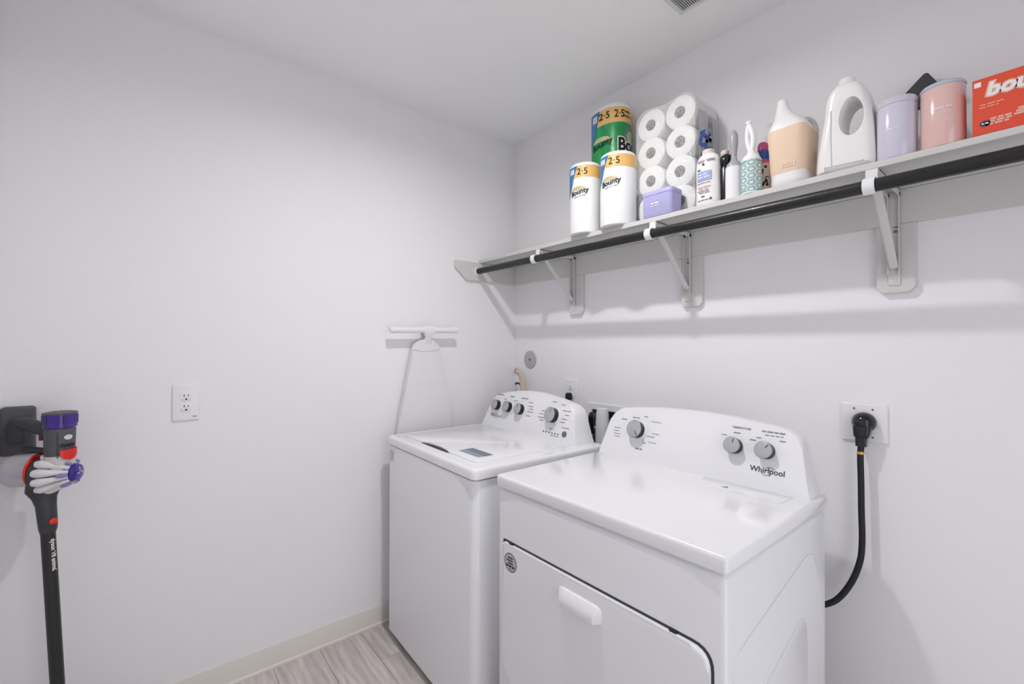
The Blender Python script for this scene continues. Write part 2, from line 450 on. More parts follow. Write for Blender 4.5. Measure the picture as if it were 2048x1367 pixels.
def bars(bm, cu, cv, n, w, h, gap, seed=0):
    """short row of illegibly small printed words"""
    rnd = random.Random(seed); x = cu-w/2
    for i in range(n):
        ww = (w-gap*(n-1))/n*(.75+.5*rnd.random()); quad2(bm, x, cv-h/2, min(x+ww, cu+w/2), cv+h/2); x += ww+gap
        if x > cu+w/2: break

# ------------------------------------------------------------------ dryer
DX0, DX1, DY0, DY1, DZ = .908, 1.646, -.831, -.237, .911
t = thing('clothes_dryer', 'white front-loading clothes dryer with pull-down door, nearest machine', 'dryer', ((DX0+DX1)/2, -.53, 0))
bm = BM(); box(bm, DX0+.004, DX1-.004, DY0+.005, DY1+.002, .02, .868, .014, 3)
box(bm, DX0+.012, DX1-.012, DY0+.014, DY1-.006, .86, .88)
link('cabinet', bm, 'enamel_side', t)
bm = BM(); box(bm, DX0+.03, 1.606, DY1-.02, -.135, .03, .895, .02, 3); link('rear_housing', bm, 'enamel_side', t)
# embossed contour of the right side sheet
poly = round_poly([(-.80, .06), (-.29, .06), (-.27, .30), (-.27, .60), (-.33, .80), (-.80, .70)], [.03, .03, .05, .05, .08, .05])
bm = BM(); prism(bm, poly, lambda u, v, k: Vector((DX1-.004+k, u, v)), -.001, .002, .0019, 3); link('side_panel', bm, 'enamel_side', t)
poly = round_poly([(-.70, .10), (-.40, .10), (-.38, .40), (-.40, .66), (-.70, .56)], [.03, .03, .05, .07, .04])
bm = BM(); prism(bm, poly, lambda u, v, k: Vector((DX1-.0022+k, u, v)), -.001, .002, .0019, 3); link('side_panel', bm, 'enamel_side', t)
bm = BM(); box(bm, DX0, DX1, DY0, DY1, .873, DZ, .009, 4); top = link('top_panel', bm, 'enamel', t)
# lint screen cover flush in the top
poly = round_poly([(1.345, -.344), (1.37, -.428), (1.59, -.432), (1.60, -.344)], [.004, .012, .016, .004])
bm = BM(); prism(bm, poly, lambda u, v, k: Vector((u, v, DZ+k)), -.002, .0018, .0012, 2); lc = link('lint_cover', bm, 'enamel', t)
bm = BM(); poly2(bm, [(1.43, -.405), (1.447, -.405), (1.442, -.388)]); link_flat('lint_icon', wrap(bm, on_plane((0, 0, DZ+.0018), (1, 0, 0), (0, 1, 0))), 'print_grey', lc)
ANG = math.radians(17)
con = console(t, .916, 1.634, -.338, -.219, DZ, .193, .172, .03, ANG)
F = tilt_face(0, -.338, DZ, ANG)
knob(t, F, 1.077, .108, .031, .030, -52)
knob(t, F, 1.425, .110, .0245, .028, 76, collar=False)
knob(t, F, 1.515, .111, .0245, .028, 52, collar=False)
FP = lambda u, v: F(u, v, .0008)
bm = BM(); text2(bm, 'TEMPERATURE', 1.437, .167, .0085, bold=.0002); text2(bm, 'Timed Dry', 1.144, .146, .009)
bars(bm, 1.012, .140, 1, .028, .0035, 0, 4); bars(bm, 1.06, .152, 2, .03, .003, .003, 5); bars(bm, 1.10, .160, 1, .016, .003, .003, 6)
for k, (a_, b_) in enumerate([(.985, .104), (.985, .093), (.988, .082), (.992, .072)]): bars(bm, a_, b_, 1, .03, .0022, 0, k)
for k, (a_, b_) in enumerate([(1.15, .104), (1.132, .092), (1.142, .072)]): bars(bm, a_, b_, 2, .03, .0022, .002, k+9)
bars(bm, 1.112, .066, 1, .014, .003, 0, 3); bars(bm, 1.092, .042, 2, .028, .005, .003, 2)
bars(bm, 1.428, .151, 1, .026, .003, 0, 1); bars(bm, 1.388, .140, 1, .016, .0022, 0); bars(bm, 1.474, .137, 1, .018, .003, 0)
bars(bm, 1.527, .167, 4, .062, .0042, .003, 8); bars(bm, 1.53, .157, 4, .05, .0025, .003, 6); bars(bm, 1.49, .146, 1, .012, .003, 0); bars(bm, 1.554, .145, 1, .016, .003, 0)
for a_ in range(-50, 231, 28):
    if 60 < a_ < 75: continue
    q = math.radians(a_); disc2(bm, 1.077+.041*math.cos(q), .108+.041*math.sin(q), .0011, .0011, 8)
link_flat('printed_legend', wrap(bm, FP), 'print_grey', con)
bm = BM(); text2(bm, 'Whirlpool', 1.522, .055, .0225, bold=.0003)
ring2(bm, 1.529, .058, .012, .0088, .0014, 20, 20, 150); ring2(bm, 1.520, .050, .013, .0085, .0014, 20, 190, 320)
link_flat('logo_lettering', wrap(bm, FP), 'print_dark', con)
# door
dpoly = [(.948, .711), (.948, .345), (1.015, .262), (1.545, .262), (1.612, .345), (1.612, .711)]
def front(y): return lambda u, v, k: Vector((u, y-k, v))
o_ = 1.0
out = [(.942, .717), (.942, .342), (1.012, .255), (1.548, .255), (1.618, .342), (1.618, .717)]
bm = BM(); prism(bm, round_poly(out, [.006, .02, .02, .02, .02, .045], 6), front(DY0+.005), -.002, .0012); link('door_gap_shade', bm, 'print_dark', t, smooth=0)  # raised dark plate stands in for the shaded groove round the door
bm = BM(); prism(bm, round_poly(dpoly, [.008, .02, .02, .02, .02, .042], 6), front(DY0+.005), -.002, .011, .008, 4); door = link('door', bm, 'enamel_side', t)
YD = DY0+.005-.011
bm = BM()
sec = [(0, .676, .016), (.004, .680, .018)]
hp = [(0, .680), (.008, .678), (.016, .668), (.021, .655), (.021, .642), (.017, .636), (.008, .633), (0, .633)]
N_ = 10
rings = []
for i in range(N_+1):
    s = i/N_; e = min(s, 1-s)*N_/1.5; k = math.sqrt(max(0, 1-(1-min(e, 1))**2))*.85+.15
    x = 1.197+s*(1.342-1.197)
    rings.append([Vector((x, YD+.001-d*k, .656+(z-.656)*(.7+.3*k))) for d, z in hp])
ring_faces(bm, rings); link('door_handle', bm, 'enamel', door)
bm = BM(); disc2(bm, .99, .66, .0285, .0285, 40); stk = link_flat('sticker', wrap(bm, on_plane((0, YD, 0), (1, 0, 0), (0, 0, 1), .0006)), 'sticker_grey', door)
bm = BM(); ring2(bm, .99, .66, .0285, .0285, .0022, 40)
for k, (n_, w_, h_) in enumerate([(1, .024, .004), (1, .036, .004), (1, .024, .004), (3, .042, .006), (1, .012, .002)]): bars(bm, .99, .674-k*.0085, n_, w_, h_, .003, k)
link_flat('sticker_print', wrap(bm, on_plane((0, YD, 0), (1, 0, 0), (0, 0, 1), .0010)), 'print_black', stk)
for x in (.985, 1.53):
    bm = BM(); box(bm, x-.008, x+.008, DY0-.002, DY0+.004, .712, .716); link('door_clip', bm, 'black', door)
for x in (DX0+.05, DX1-.05):
    for y in (DY0+.06, DY1-.06):
        bm = BM(); lathe(bm, [(.018, 0), (.02, .006), (.012, .01), (.012, .025)], (x, y, 0), n=16); link('levelling_foot', bm, 'rubber', t)

# ------------------------------------------------------------------ washer (turned slightly)
WROT = math.radians(-1.8); WL = (.093, -.841, 0)
t = thing('washing_machine', 'white top-loading washing machine beside the left wall', 'washer', WL, WROT)
W_, D_ = .737, .652
bm = BM()
ring_faces(bm, [[Vector((W_/2+x, D_/2+y, z)) for x, y in rrect(W_-2*i_, D_-2*i_, .028, 6)] for z, i_ in ((.034, .008), (.038, .005), (.862, .005), (.868, .007))])
box(bm, .016, W_-.016, .016, D_-.016, .86, .88)
link('cabinet', bm, 'enamel_side', t, True)
bm = BM(); box(bm, .03, W_-.03, .035, D_-.03, .012, .04); link('underside_shade', bm, 'black', t, True)  # black block added as the shade in the gap below the cabinet
bm = BM()
ring_faces(bm, [[Vector((W_/2+x, D_/2+y, z)) for x, y in rrect(W_-2*i_, D_-2*i_, .022, 6)] for z, i_ in ((.873, .004), (.876, .0), (.899, 0), (.906, .002), (.910, .006), (.911, .012))])
link('deck', bm, 'enamel', t, True)
# lid with a finger scoop at its front edge
lp = [(.062, .505), (.066, .062), (.078, .054), (.235, .054)]
for k in range(13):
    s = k/12; lp.append((.245+.235*s, .054+.016*math.sin(math.pi*s)**.7))
lp += [(.49, .054), (.655, .054), (.670, .064), (.680, .505)]
bm = BM(); prism(bm, lp, lambda u, v, k: Vector((u, v, .911+k)), -.002, .006, .004, 3); lid = link('lid', bm, 'enamel', t, True)
bm = BM(); prism(bm, [(.245+.235*k/12, .0535+.0155*math.sin(math.pi*k/12)**.7) for k in range(13)]+[(.478-.23*k/8, .0525-.002*math.sin(math.pi*k/8)) for k in range(9)], lambda u, v, k: Vector((u, v, .911+k)), -.001, .0012); link('scoop_shade', bm, 'gap_dark', t, True, smooth=0)  # thin dark sheet, paints the shade inside the scoop
LP = on_plane((0, 0, .917), (1, 0, 0), (0, 1, 0))
bm = BM(); poly2(bm, [(.485, .092), (.625, .092), (.625, .158), (.485, .158)]); lb = link_flat('lid_label', wrap(bm, LP), 'lid_label_light', lid, True)
bm = BM(); poly2(bm, [(.485, .118), (.625, .118), (.625, .158), (.485, .158)])
for k in range(3): quad2(bm, .49, .096+k*.007, .62, .099+k*.007)
link_flat('label_print', wrap(bm, on_plane((0, 0, .917), (1, 0, 0), (0, 1, 0), .0009)), 'lid_label', lb, True)
con = console(t, .006, .694, .520, .640, .911, .192, .160, .042, ANG, True)
F = tilt_face(0, .520, .911, ANG)
FPL = lambda u, v: F(u, v, .0008)
for i, (u, v) in enumerate([(.113, .108), (.208, .108), (.303, .107)]):
    knob(t, F, u, v, .0265, .030, 90, 1, True)
knob(t, F, .532, .107, .0335, .032, 80, 1, True)
bm = BM(); lathe(bm, [(.0125, 0), (.0125, .003), (.010, .004), (0, .004)], F(.617, .038), F(0, 0, 1)-F(0, 0, 0), 24); link('start_button', bm, 'knob_rim', t, True)
bm = BM()
for k in range(6): disc2(bm, .487+k*.0185, .032, .0042, .0030, 12)
link_flat('status_light', wrap(bm, FPL), 'print_black', con, True)
bm = BM()
for k, (u, v, n_, w_) in enumerate([(.113, .165, 1, .055), (.215, .163, 1, .04), (.31, .163, 2, .05)]): bars(bm, u, v, n_, w_, .005, .004, k)
for k, (u, v, n_, w_) in enumerate([(.16, .145, 1, .02), (.245, .145, 2, .03), (.36, .148, 1, .03), (.37, .13, 1, .04), (.375, .118, 1, .036), (.37, .104, 2, .04), (.362, .084, 1, .03), (.52, .168, 1, .03), (.578, .16, 1, .03), (.605, .136, 2, .05), (.61, .118, 1, .026), (.6, .1, 1, .03), (.592, .085, 1, .026), (.46, .12, 1, .03), (.452, .105, 1, .034), (.45, .09, 1, .04), (.46, .078, 1, .03), (.53, .05, 1, .02), (.617, .064, 2, .045), (.56, .022, 3, .05)]):
    bars(bm, u, v, n_, w_, .0032, .003, k)
link_flat('printed_legend', wrap(bm, FPL), 'print_grey', con, True)
bm = BM(); text2(bm, 'Whirlpool', .115, .056, .0225, bold=.0002); ring2(bm, .118, .06, .014, .010, .0016, 16, 20, 150); ring2(bm, .115, .051, .016, .008, .0016, 16, 190, 320)
link_flat('logo_lettering', wrap(bm, FPL), 'print_grey', con, True)
FR_ = on_plane((0, .0045, 0), (1, 0, 0), (0, 0, 1))
bm = BM(); ring2(bm, .052, .826, .024, .028, .0016, 32)
for k in range(4): bars(bm, .052, .842-k*.010, 2, .03, .004, .004, k)
link_flat('sticker_print', wrap(bm, FR_), 'print_grey', t, True)
for x in (.06, W_-.06):
    for y in (.07, D_-.06):
        bm = BM(); lathe(bm, [(.018, 0), (.02, .006), (.012, .01), (.012, .04)], (x, y, 0), n=16); link('levelling_foot', bm, 'rubber', t, True)

# ------------------------------------------------------------------ shelf, cleats, rod, brackets
SZ0, SZ1, SY = 1.777, 1.795, -.264
SX1 = 2.60
t = thing('wall_shelf', 'long painted wall shelf with wooden cleats above the machines', 'shelf', (SX1/2, 0, 1.677))
bm = BM(); box(bm, .002, SX1, SY, -.001, SZ0, SZ1, .0015, 1); link('shelf_board', bm, 'trim_paint', t)
bm = BM(); box(bm, .019, SX1, -.018, -.0005, 1.677, SZ0-.0005, .0015, 1); link('back_cleat', bm, 'trim_paint', t)
bm = BM(); prism(bm, [(0, SZ0-.0005), (-.425, SZ0-.0005), (-.425, 1.742), (-.352, 1.677), (0, 1.677)], lambda u, v, k: Vector((k, u, v)), .0005, .018, .0015, 1); link('end_cleat', bm, 'trim_paint', t)
RY, RZ, RR = -.283, 1.729, .0167
t = thing('closet_rod', 'black closet rod running under the front of the shelf', 'rod', (SX1/2, RY, RZ))
bm = BM(); lathe(bm, [(RR, 0), (RR, SX1-.02)], (.0195, RY, RZ), (1, 0, 0), 28); link('rod_bar', bm, 'rod_black', t)
bm = BM(); lathe(bm, [(RR+.001, 0), (RR+.007, 0), (RR+.007, .004), (RR+.004, .012), (RR+.001, .012)], (.0185, RY, RZ), (1, 0, 0), 28); link('end_socket', bm, 'white_plastic', t)
bl = ['white shelf bracket nearest the left wall corner', 'white shelf bracket below the lilac box, middle of three', 'white shelf bracket below the white detergent jug, largest in view']
for i, (bx_, px0, px1) in enumerate([(.489, .458, .548), (1.110, 1.080, 1.168), (1.752, 1.710, 1.799)]):
    t = thing('shelf_bracket', bl[i], 'bracket', (bx_, 0, 1.478), group='brackets under the wall shelf')
    bm = BM(); prism(bm, [(px0, 1.6765), (px0, 1.494), (px0+.014, 1.478), (px1-.014, 1.478), (px1, 1.494), (px1, 1.6765)], lambda u, v, k: Vector((u, -k, v)), .0005, .018, .0015, 1); link('back_plate', bm, 'trim_paint', t)
    hw = .014
    bm = BM()   # wall arm: shallow channel
    box(bm, bx_-hw, bx_+hw, -.0215, -.0185, 1.500, 1.773, .0008, 1)
    box(bm, bx_-hw, bx_-hw+.003, -.032, -.0185, 1.53, 1.768); box(bm, bx_+hw-.003, bx_+hw, -.032, -.0185, 1.53, 1.768)
    link('wall_arm', bm, 'trim_paint', t)
    bm = BM()   # shelf arm
    box(bm, bx_-hw, bx_+hw, -.262, -.02, 1.7725, 1.7765, .0008, 1)
    box(bm, bx_-hw, bx_-hw+.003, -.260, -.02, 1.757, 1.7765); box(bm, bx_+hw-.003, bx_+hw, -.260, -.02, 1.757, 1.7765)
    link('shelf_arm', bm, 'trim_paint', t)
    bm = BM()   # diagonal brace, half-round strip
    a, b = Vector((bx_, -.240, 1.762)), Vector((bx_, -.026, 1.553))
    d = (b-a).normalized(); nrm = Vector((0, d.z, -d.y)); nrm = nrm if nrm.y < 0 else -nrm
    rings = []
    for s in (0, 1):
        p = a.lerp(b, s)
        rings.append([p+Vector((x, 0, 0))+nrm*h for x, h in ((-.0105, 0), (-.0105, .004), (-.006, .0085), (.006, .0085), (.0105, .004), (.0105, 0))])
    ring_faces(bm, rings); link('brace', bm, 'trim_paint', t)
    bm = BM()   # front tab and hook around the rod
    box(bm, bx_-.013, bx_+.013, -.2665, -.2635, 1.739, 1.7765, .0008, 1)
    pts = []
    for k in range(15):
        q = math.radians(32+k*18.5); pts.append((RY+(RR+.0015)*math.cos(q), RZ+(RR+.0015)*math.sin(q)))
    outer = [(RY+(RR+.0045)*math.cos(math.radians(32+k*18.5)), RZ+(RR+.0045)*math.sin(math.radians(32+k*18.5))) for k in range(15)]
    prism(bm, pts+outer[::-1], lambda u, v, k: Vector((bx_+k, u, v)), -.0125, .0125)
    link('rod_hook', bm, 'white_plastic', t)
    for z in (1.655, 1.522, 1.512):
        bm = BM(); lathe(bm, [(.0045, 0), (.0045, .001), (.003, .0022), (0, .0022)], (bx_+.003, -.0215, z), (0, -1, 0), 12); link('screw', bm, 'knob_rim' if z > 1.6 else 'trim_paint', t)
    bm = BM(); box(bm, bx_-.001, bx_+.009, -.0225, -.0212, 1.6665, 1.669); link('screw_slot', bm, 'print_dark', t)

# ------------------------------------------------------------------ outlets and cords
def screw(parent, c, ax, m='white_plastic', r=.0035):
    bm = BM(); lathe(bm, [(r, 0), (r, .0006), (r*.6, .0016), (0, .0016)], c, ax, 12); link('screw', bm, m, parent)
def slot_print(fn, spots):
    bm = BM()
    for (u, v) in spots:
        quad2(bm, u-.0075, v+.002, u-.0050, v+.0105); quad2(bm, u+.0050, v+.003, u+.0072, v+.0100); disc2(bm, u, v-.007, .0034, .0030, 12)
    return wrap(bm, fn)
def duplex(name, label, o, udir, nrm, w, h, mark=True):
    o, udir, nrm = Vector(o), Vector(udir), Vector(nrm); zz = Vector((0, 0, 1))
    t = thing(name, label, 'outlet', tuple(o))
    P = lambda u, v, k: o+udir*u+zz*v+nrm*k
    poly = [(x, y) for x, y in rrect(w, h, .006, 3)]
    bm = BM(); prism(bm, poly, P, .0005, .0065, .003, 3); link('cover_plate', bm, 'white_plastic', t)
    for v in (.0195, -.0195):
        a = [(x, y+v) for x, y in round_poly([(-.017, -.0145), (.017, -.0145), (.017, .0145), (-.017, .0145)], .008, 4)]
        bm = BM(); prism(bm, a, P, .005, .0082, .001, 2); r = link('receptacle', bm, 'white_plastic', t)
        link_flat('slots', slot_print(lambda p, q, v=v: P(p, q+v, .0087), [(0, 0)]), 'print_black', r)
    screw(t, P(0, 0, .0065), nrm)
    if mark:
        bm = BM(); quad2(bm, w/2-.022, -h/2+.012, w/2-.009, -h/2+.0155); link_flat('maker_mark', wrap(bm, lambda p, q: P(p, q, .0068)), 'print_grey', t)
    return t
duplex('duplex_outlet', 'white duplex outlet alone on the left wall', (0, -1.583, 1.109), (0, 1, 0), (1, 0, 0), .083, .133)
t = duplex('duplex_outlet', 'small white outlet just above the washer control panel', (.460, 0, 1.085), (1, 0, 0), (0, -1, 0), .09, .125, False)
t = thing('power_plug', 'black plug in the outlet behind the washer', 'plug', (.462, -.0085, 1.066))
bm = BM(); loft_rr(bm, [(.462, -.022, 1.046, .03, .02, .008), (.462, -.024, 1.052, .036, .026, .010), (.462, -.024, 1.074, .034, .026, .010), (.462, -.022, 1.081, .024, .016, .007)]); link('plug_body', bm, 'black', t)
bm = BM(); tube(bm, spline([(.462, -.024, 1.05), (.464, -.035, .99), (.49, -.06, .9), (.5, -.1, .75)]), .004, 8); link('cord', bm, 'cord_black', t)

t = thing('dryer_outlet', 'wide white two-gang outlet plate holding the black dryer plug', 'outlet', (1.675, 0, 1.09))
P = lambda u, v, k: Vector((1.675+u, -k, 1.089+v))
bm = BM(); prism(bm, rrect(.117, .117, .006, 3), P, .0005, .0075, .004, 3); link('cover_plate', bm, 'white_plastic', t)
for u, v in ((-.023, .042), (.023, .042), (-.023, -.042), (.023, -.042)): screw(t, P(u, v, .0075), (0, -1, 0), 'knob_rim', .003)
t = thing('power_cable', 'thick black dryer cord hanging from the two-gang outlet', 'cord', (1.675, -.036, 1.04))
bm = BM(); lathe(bm, [(.027, 0), (.030, .004), (.030, .018), (.027, .024), (.021, .033), (.012, .040), (0, .042)], (1.679, -.008, 1.092), (0, -1, 0), 28)
loft_rr(bm, [(1.677, -.030, 1.046, .030, .030, .008), (1.677, -.030, 1.056, .040, .036, .010), (1.678, -.029, 1.078, .046, .038, .012), (1.678, -.028, 1.095, .040, .034, .012)])
loft_rr(bm, [(1.676, -.033, 1.022, .026, .026, .005), (1.676, -.032, 1.048, .028, .028, .006)]); link('plug_body', bm, 'black_gloss', t)
bm = BM()
cp = spline([(1.676, -.034, 1.03), (1.674, -.036, .99), (1.6755, -.037, .92), (1.6765, -.038, .83), (1.678, -.038, .74), (1.673, -.042, .675), (1.652, -.050, .605), (1.618, -.065, .545), (1.575, -.085, .515), (1.556, -.1245, .512)], 6)
tube(bm, cp, [.0085]*len(cp), 12); link('cord', bm, 'cord_black', t)
bm = BM(); lathe(bm, [(.0088, 0), (.0096, 0), (.0096, .008), (.0088, .008)], (1.6745, -.0355, .998), (0, 0, 1), 20); link('warning_tag', bm, 'gold', t)

# ------------------------------------------------------------------ wall fittings behind the washer
t = thing('cover_disc', 'round grey blank cover plate on the wall above the washer', 'cover plate', (.141, 0, 1.242))
bm = BM(); lathe(bm, [(.051, .0005), (.051, .003), (.049, .005), (0, .006)], (.141, 0, 1.242), (0, -1, 0), 40); link('disc', bm, 'chrome_grey', t)
bm = BM(); lathe(bm, [(.006, .0), (.006, .001), (.003, .002), (0, .002)], (.141, -.0058, 1.242), (0, -1, 0), 14); link('screw', bm, 'print_dark', t)
t = thing('drain_hose', 'beige drain hose with an open end rising behind the washer', 'hose', (.135, -.05, .9))
hp_ = spline([(.137, -.05, .88), (.137, -.05, 1.0), (.136, -.05, 1.08), (.135, -.051, 1.12), (.129, -.056, 1.152), (.121, -.066, 1.170), (.110, -.084, 1.183)], 5)
bm = BM(); tube(bm, hp_, .0175, 18); link('hose', bm, 'hose_beige', t)
d = (hp_[-1]-hp_[-2]).normalized()
bm = BM(); lathe(bm, [(.0175, -.004), (.0195, -.002), (.0195, .003), (.0125, .003)], hp_[-1], d, 20); link('hose_end', bm, 'hose_beige', t)
bm = BM(); lathe(bm, [(.0122, .0033), (.0001, .0035)], hp_[-1], d, 20, cap=False); link('hose_mouth_shade', bm, 'black', t)  # black disc on a closed end, for the dark inside of the hose
t = thing('water_valve', 'small white water valve with black lever beside the beige hose', 'valve', (.083, -.03, 1.06))
bm = BM(); lathe(bm, [(.012, 0), (.012, .03), (.009, .036), (0, .036)], (.083, -.03, 1.058), n=18); tube(bm, [(.083, -.001, 1.07), (.083, -.034, 1.07)], .008, 12); link('valve_body', bm, 'white_plastic', t)
bm = BM(); tube(bm, spline([(.064, -.044, 1.098), (.074, -.05, 1.106), (.086, -.048, 1.107), (.097, -.042, 1.102)], 4), .0048, 8); link('lever', bm, 'black', t)
t = thing('dryer_vent_box', 'recessed metal dryer vent box in the wall between the machines', 'vent box', (.78, 0, .70))
bm = BM()
for a in ((HX0-.03, HX1+.03, HZ1-.0, HZ1+.03), (HX0-.03, HX1+.03, HZ0-.03, HZ0), (HX0-.03, HX0, HZ0, HZ1), (HX1, HX1+.03, HZ0, HZ1)): box(bm, a[0], a[1], -.008, -.0005, a[2], a[3], .001, 1)
link('frame', bm, 'white_plastic', t)
bm = BM()
box(bm, HX0, HX1, .115, .118, HZ0, HZ1); box(bm, HX0, HX0+.002, 0, .118, HZ0, HZ1); box(bm, HX1-.002, HX1, 0, .118, HZ0, HZ1); box(bm, HX0, HX1, 0, .118, HZ0, HZ0+.002); box(bm, HX0, HX1, 0, .118, HZ1-.002, HZ1)
link('metal_liner', bm, 'box_metal', t, smooth=0)
t = thing('vent_duct', 'white flexible duct between the washer and the dryer consoles', 'duct', (.735, -.10, .70))
bm = BM(); pr = []
for k in range(34):
    z = .70+k*.0098; pr.append((.031-.0006*(k % 3 == 0)-.004*max(0, (k-26)/8), z-.70))
pr += [(.026, .338), (.001, .342)]
lathe(bm, pr, (.742, -.10, .70), n=24); link('duct_tube', bm, 'duct_white', t, smooth=25)
t = thing('washer_hose', 'black water hose looping in the gap beside the duct', 'hose', (.70, -.09, .75))
bm = BM(); tube(bm, spline([(.690, -.06, .70), (.688, -.07, .85), (.684, -.075, .97), (.66, -.07, 1.0), (.63, -.05, .98), (.62, -.03, .9)], 6), .011, 12); link('hose', bm, 'black', t)
bm = BM(); lathe(bm, [(.012, 0), (.0135, 0), (.0135, .008), (.012, .008)], (.686, -.073, .94), n=16); link('hose_clamp', bm, 'chrome_grey', t)

# ------------------------------------------------------------------ ironing board
t = thing('ironing_board', 'white ironing board hung upright on the left wall behind the washer', 'ironing board', (.05, -.61, .06))
BY = -.606
def hw_at(z):   # half width over height, nose at the top
    q = 1.352-z
    if q < .06: return .078*math.sqrt(max(0, 1-(1-q/.06)**2))
    return min(.156, .078+(q-.06)*.2)
poly = []
zs = [1.352-.06*(1-math.cos(math.pi/2*k/8)) for k in range(9)]+[1.27]+[1.2, 1.12, 1.04, .98, .9, .7, .4, .12]
R_ = [(BY+hw_at(z), z) for z in zs]+[(BY+.15, .085), (BY+.12, .07)]
L_ = [(BY-hw_at(z), z) for z in zs[1:]]+[(BY-.15, .085), (BY-.12, .07)]
poly = R_+L_[::-1]
bm = BM(); prism(bm, poly, lambda u, v, k: Vector((k, u, v)), .012, .044, .010, 3, True); pad = link('padded_cover', bm, 'pad_fabric', t)
bm = BM()
nose = [z for z in zs if z > 1.28]
rr_ = [(y, z) for y, z in R_ if z > 1.288]; ll_ = [(y, z) for y, z in L_ if z > 1.288]
cap_poly = rr_+[(BY+.03, 1.292), (BY-.03, 1.290)]+ll_[::-1]
bm = BM(); prism(bm, [(BY+(u-BY)*1.012, 1.352+(v-1.352)*1.0+.001) for u, v in cap_poly], lambda u, v, k: Vector((k, u, v)), .0105, .0465, .009, 3, True); link('nose_pocket', bm, 'pad_fabric', t)
bm = BM(); box(bm, .0435, .0448, BY-.105, BY+.105, 1.128, 1.131); link('cover_seam', bm, 'pad_fabric', t)
bm = BM(); tube(bm, [(.060, -.800, 1.394), (.060, -.452, 1.400)], .0145, 18); bar = link('foot_bar', bm, 'white_plastic', t)
for y, d, z in ((-.806, -1, 1.394), (-.446, 1, 1.400)):
    bm = BM(); lathe(bm, [(.0150, -.022), (.0162, -.018), (.0162, .002), (.013, .006), (.0001, .006)], (.060, y, z), (0, d, 0), 18); link('foot_cap', bm, 'handle_white', bar)
bm = BM(); loft_rr(bm, [(.040, -.604, 1.332, .016, .050, .008), (.046, -.604, 1.350, .020, .034, .008), (.054, -.604, 1.366, .022, .036, .009), (.059, -.604, 1.382, .028, .060, .012), (.060, -.604, 1.397, .033, .078, .014), (.060, -.604, 1.412, .029, .066, .012), (.060, -.604, 1.417, .016, .046, .008)]); link('leg_joint', bm, 'white_plastic', t)
bm = BM(); box(bm, .0005, .05, -.622, -.586, 1.384, 1.392, .001, 1); link('wall_hook', bm, 'white_plastic', t)

# ------------------------------------------------------------------ ceiling register
VX0, VX1, VY0, VY1 = 1.200, 1.50, -.385, -.225
t = thing('ceiling_vent', 'white slatted air vent in the ceiling at the top edge', 'vent', (1.35, -.305, ROOM_Z))
bm = BM()
for a in ((VX0, VX0+.014, VY0, VY1), (VX1-.014, VX1, VY0, VY1), (VX0+.014, VX1-.014, VY0, VY0+.014), (VX0+.014, VX1-.014, VY1-.014, VY1)): box(bm, a[0], a[1], a[2], a[3], ROOM_Z-.006, ROOM_Z-.0005)
link('frame', bm, 'vent_white', t, smooth=0)
bm = BM(); box(bm, VX0+.01, VX1-.01, VY0+.01, VY1-.01, ROOM_Z-.0015, ROOM_Z-.0006); link('slat_gap_shade', bm, 'print_grey', t)  # grey sheet on the solid ceiling, painting the shade between slats
b = BM(); prism(b, [(-.003, 0), (.002, -.0045), (.003, -.0035), (-.002, .001)], lambda u, v, k: Vector((u, k, v)), -.066, .066)
bmesh.ops.recalc_face_normals(b, faces=b.faces); sm = bpy.data.meshes.new('slat'); b.to_mesh(sm); b.free(); sm.materials.append(MATS['vent_white'])
for k in range(37):
    o = bpy.data.objects.new('slat', sm); COL.objects.link(o); o.parent = t
    o.location = (VX0+.018+k*.0072-1.35, 0, -.0022)

# ------------------------------------------------------------------ things on the shelf
Z0 = SZ1
def roll_prints(parent, c, r, H, big=False):
    """band, blue corner and lettering wrapped round a towel roll; u=0 faces the camera"""
    C_ = on_cyl((c[0], c[1], Z0), r)
    b = BM(); quad2(b, -r*1.15, H*.78, r*1.5, H*.945); o1 = link_flat('orange_band', wrap(b, C_, .006), 'band_orange', parent)
    C2 = on_cyl((c[0], c[1], Z0), r, off=.0011)
    b = BM(); poly2(b, [(-r*1.5, H*.945), (-r*.52, H*.945), (-r*.80, H*.80), (-r*1.06, H*.62), (-r*1.5, H*.50)]); link_flat('blue_corner', wrap(b, C2, .006), 'band_blue', parent)
    C3 = on_cyl((c[0], c[1], Z0), r, off=.0015)
    b = BM()
    for k in range(3): quad2(b, -r*1.18+k*r*.14, H*.84, -r*1.07+k*r*.14, H*.91)
    link_flat('blue_corner_print', wrap(b, C3, .004), 'box_white', parent)
    b = BM(); text2(b, '2·5', -r*.22, H*.855, .038, bold=.0004); link_flat('number_print', wrap(b, C3, .004), 'print_black', parent)
    b = BM(); poly2(b, [(-r*.85+r*.95*math.cos(a)*.5+r*.36, H*.605+.016*math.sin(a)) for a in [math.pi*k/12 for k in range(13)]]); link_flat('logo_arc', wrap(b, C2, .005), 'logo_tan', parent)
    b = BM(); text2(b, 'Bounty', -r*.45, H*.575, .0285, bold=.0009, shear=.15, rot=.16); text2(b, 'Select-A-Size', -r*.40, H*.515, .010, rot=.12, shear=.2); link_flat('brand_print', wrap(b, C3, .004), 'print_black', parent)
def towel_roll(label, c, r, H):
    t = thing('paper_towel_roll', label, 'paper towels', (c[0], c[1], Z0), group='paper towel rolls at the left end of the shelf')
    bm = BM(); lathe(bm, [(.02, 0), (r-.006, 0), (r-.001, .004), (r, .012), (r, H-.014), (r-.003, H-.005), (r-.010, H), (.022, H), (.02, H-.02)], (c[0], c[1], Z0), n=48); link('roll', bm, 'paper_wrap', t)
    roll_prints(t, c, r, H); return t
towel_roll('white paper towel roll, leftmost thing on the shelf', (.757, -.231), .068, .300)
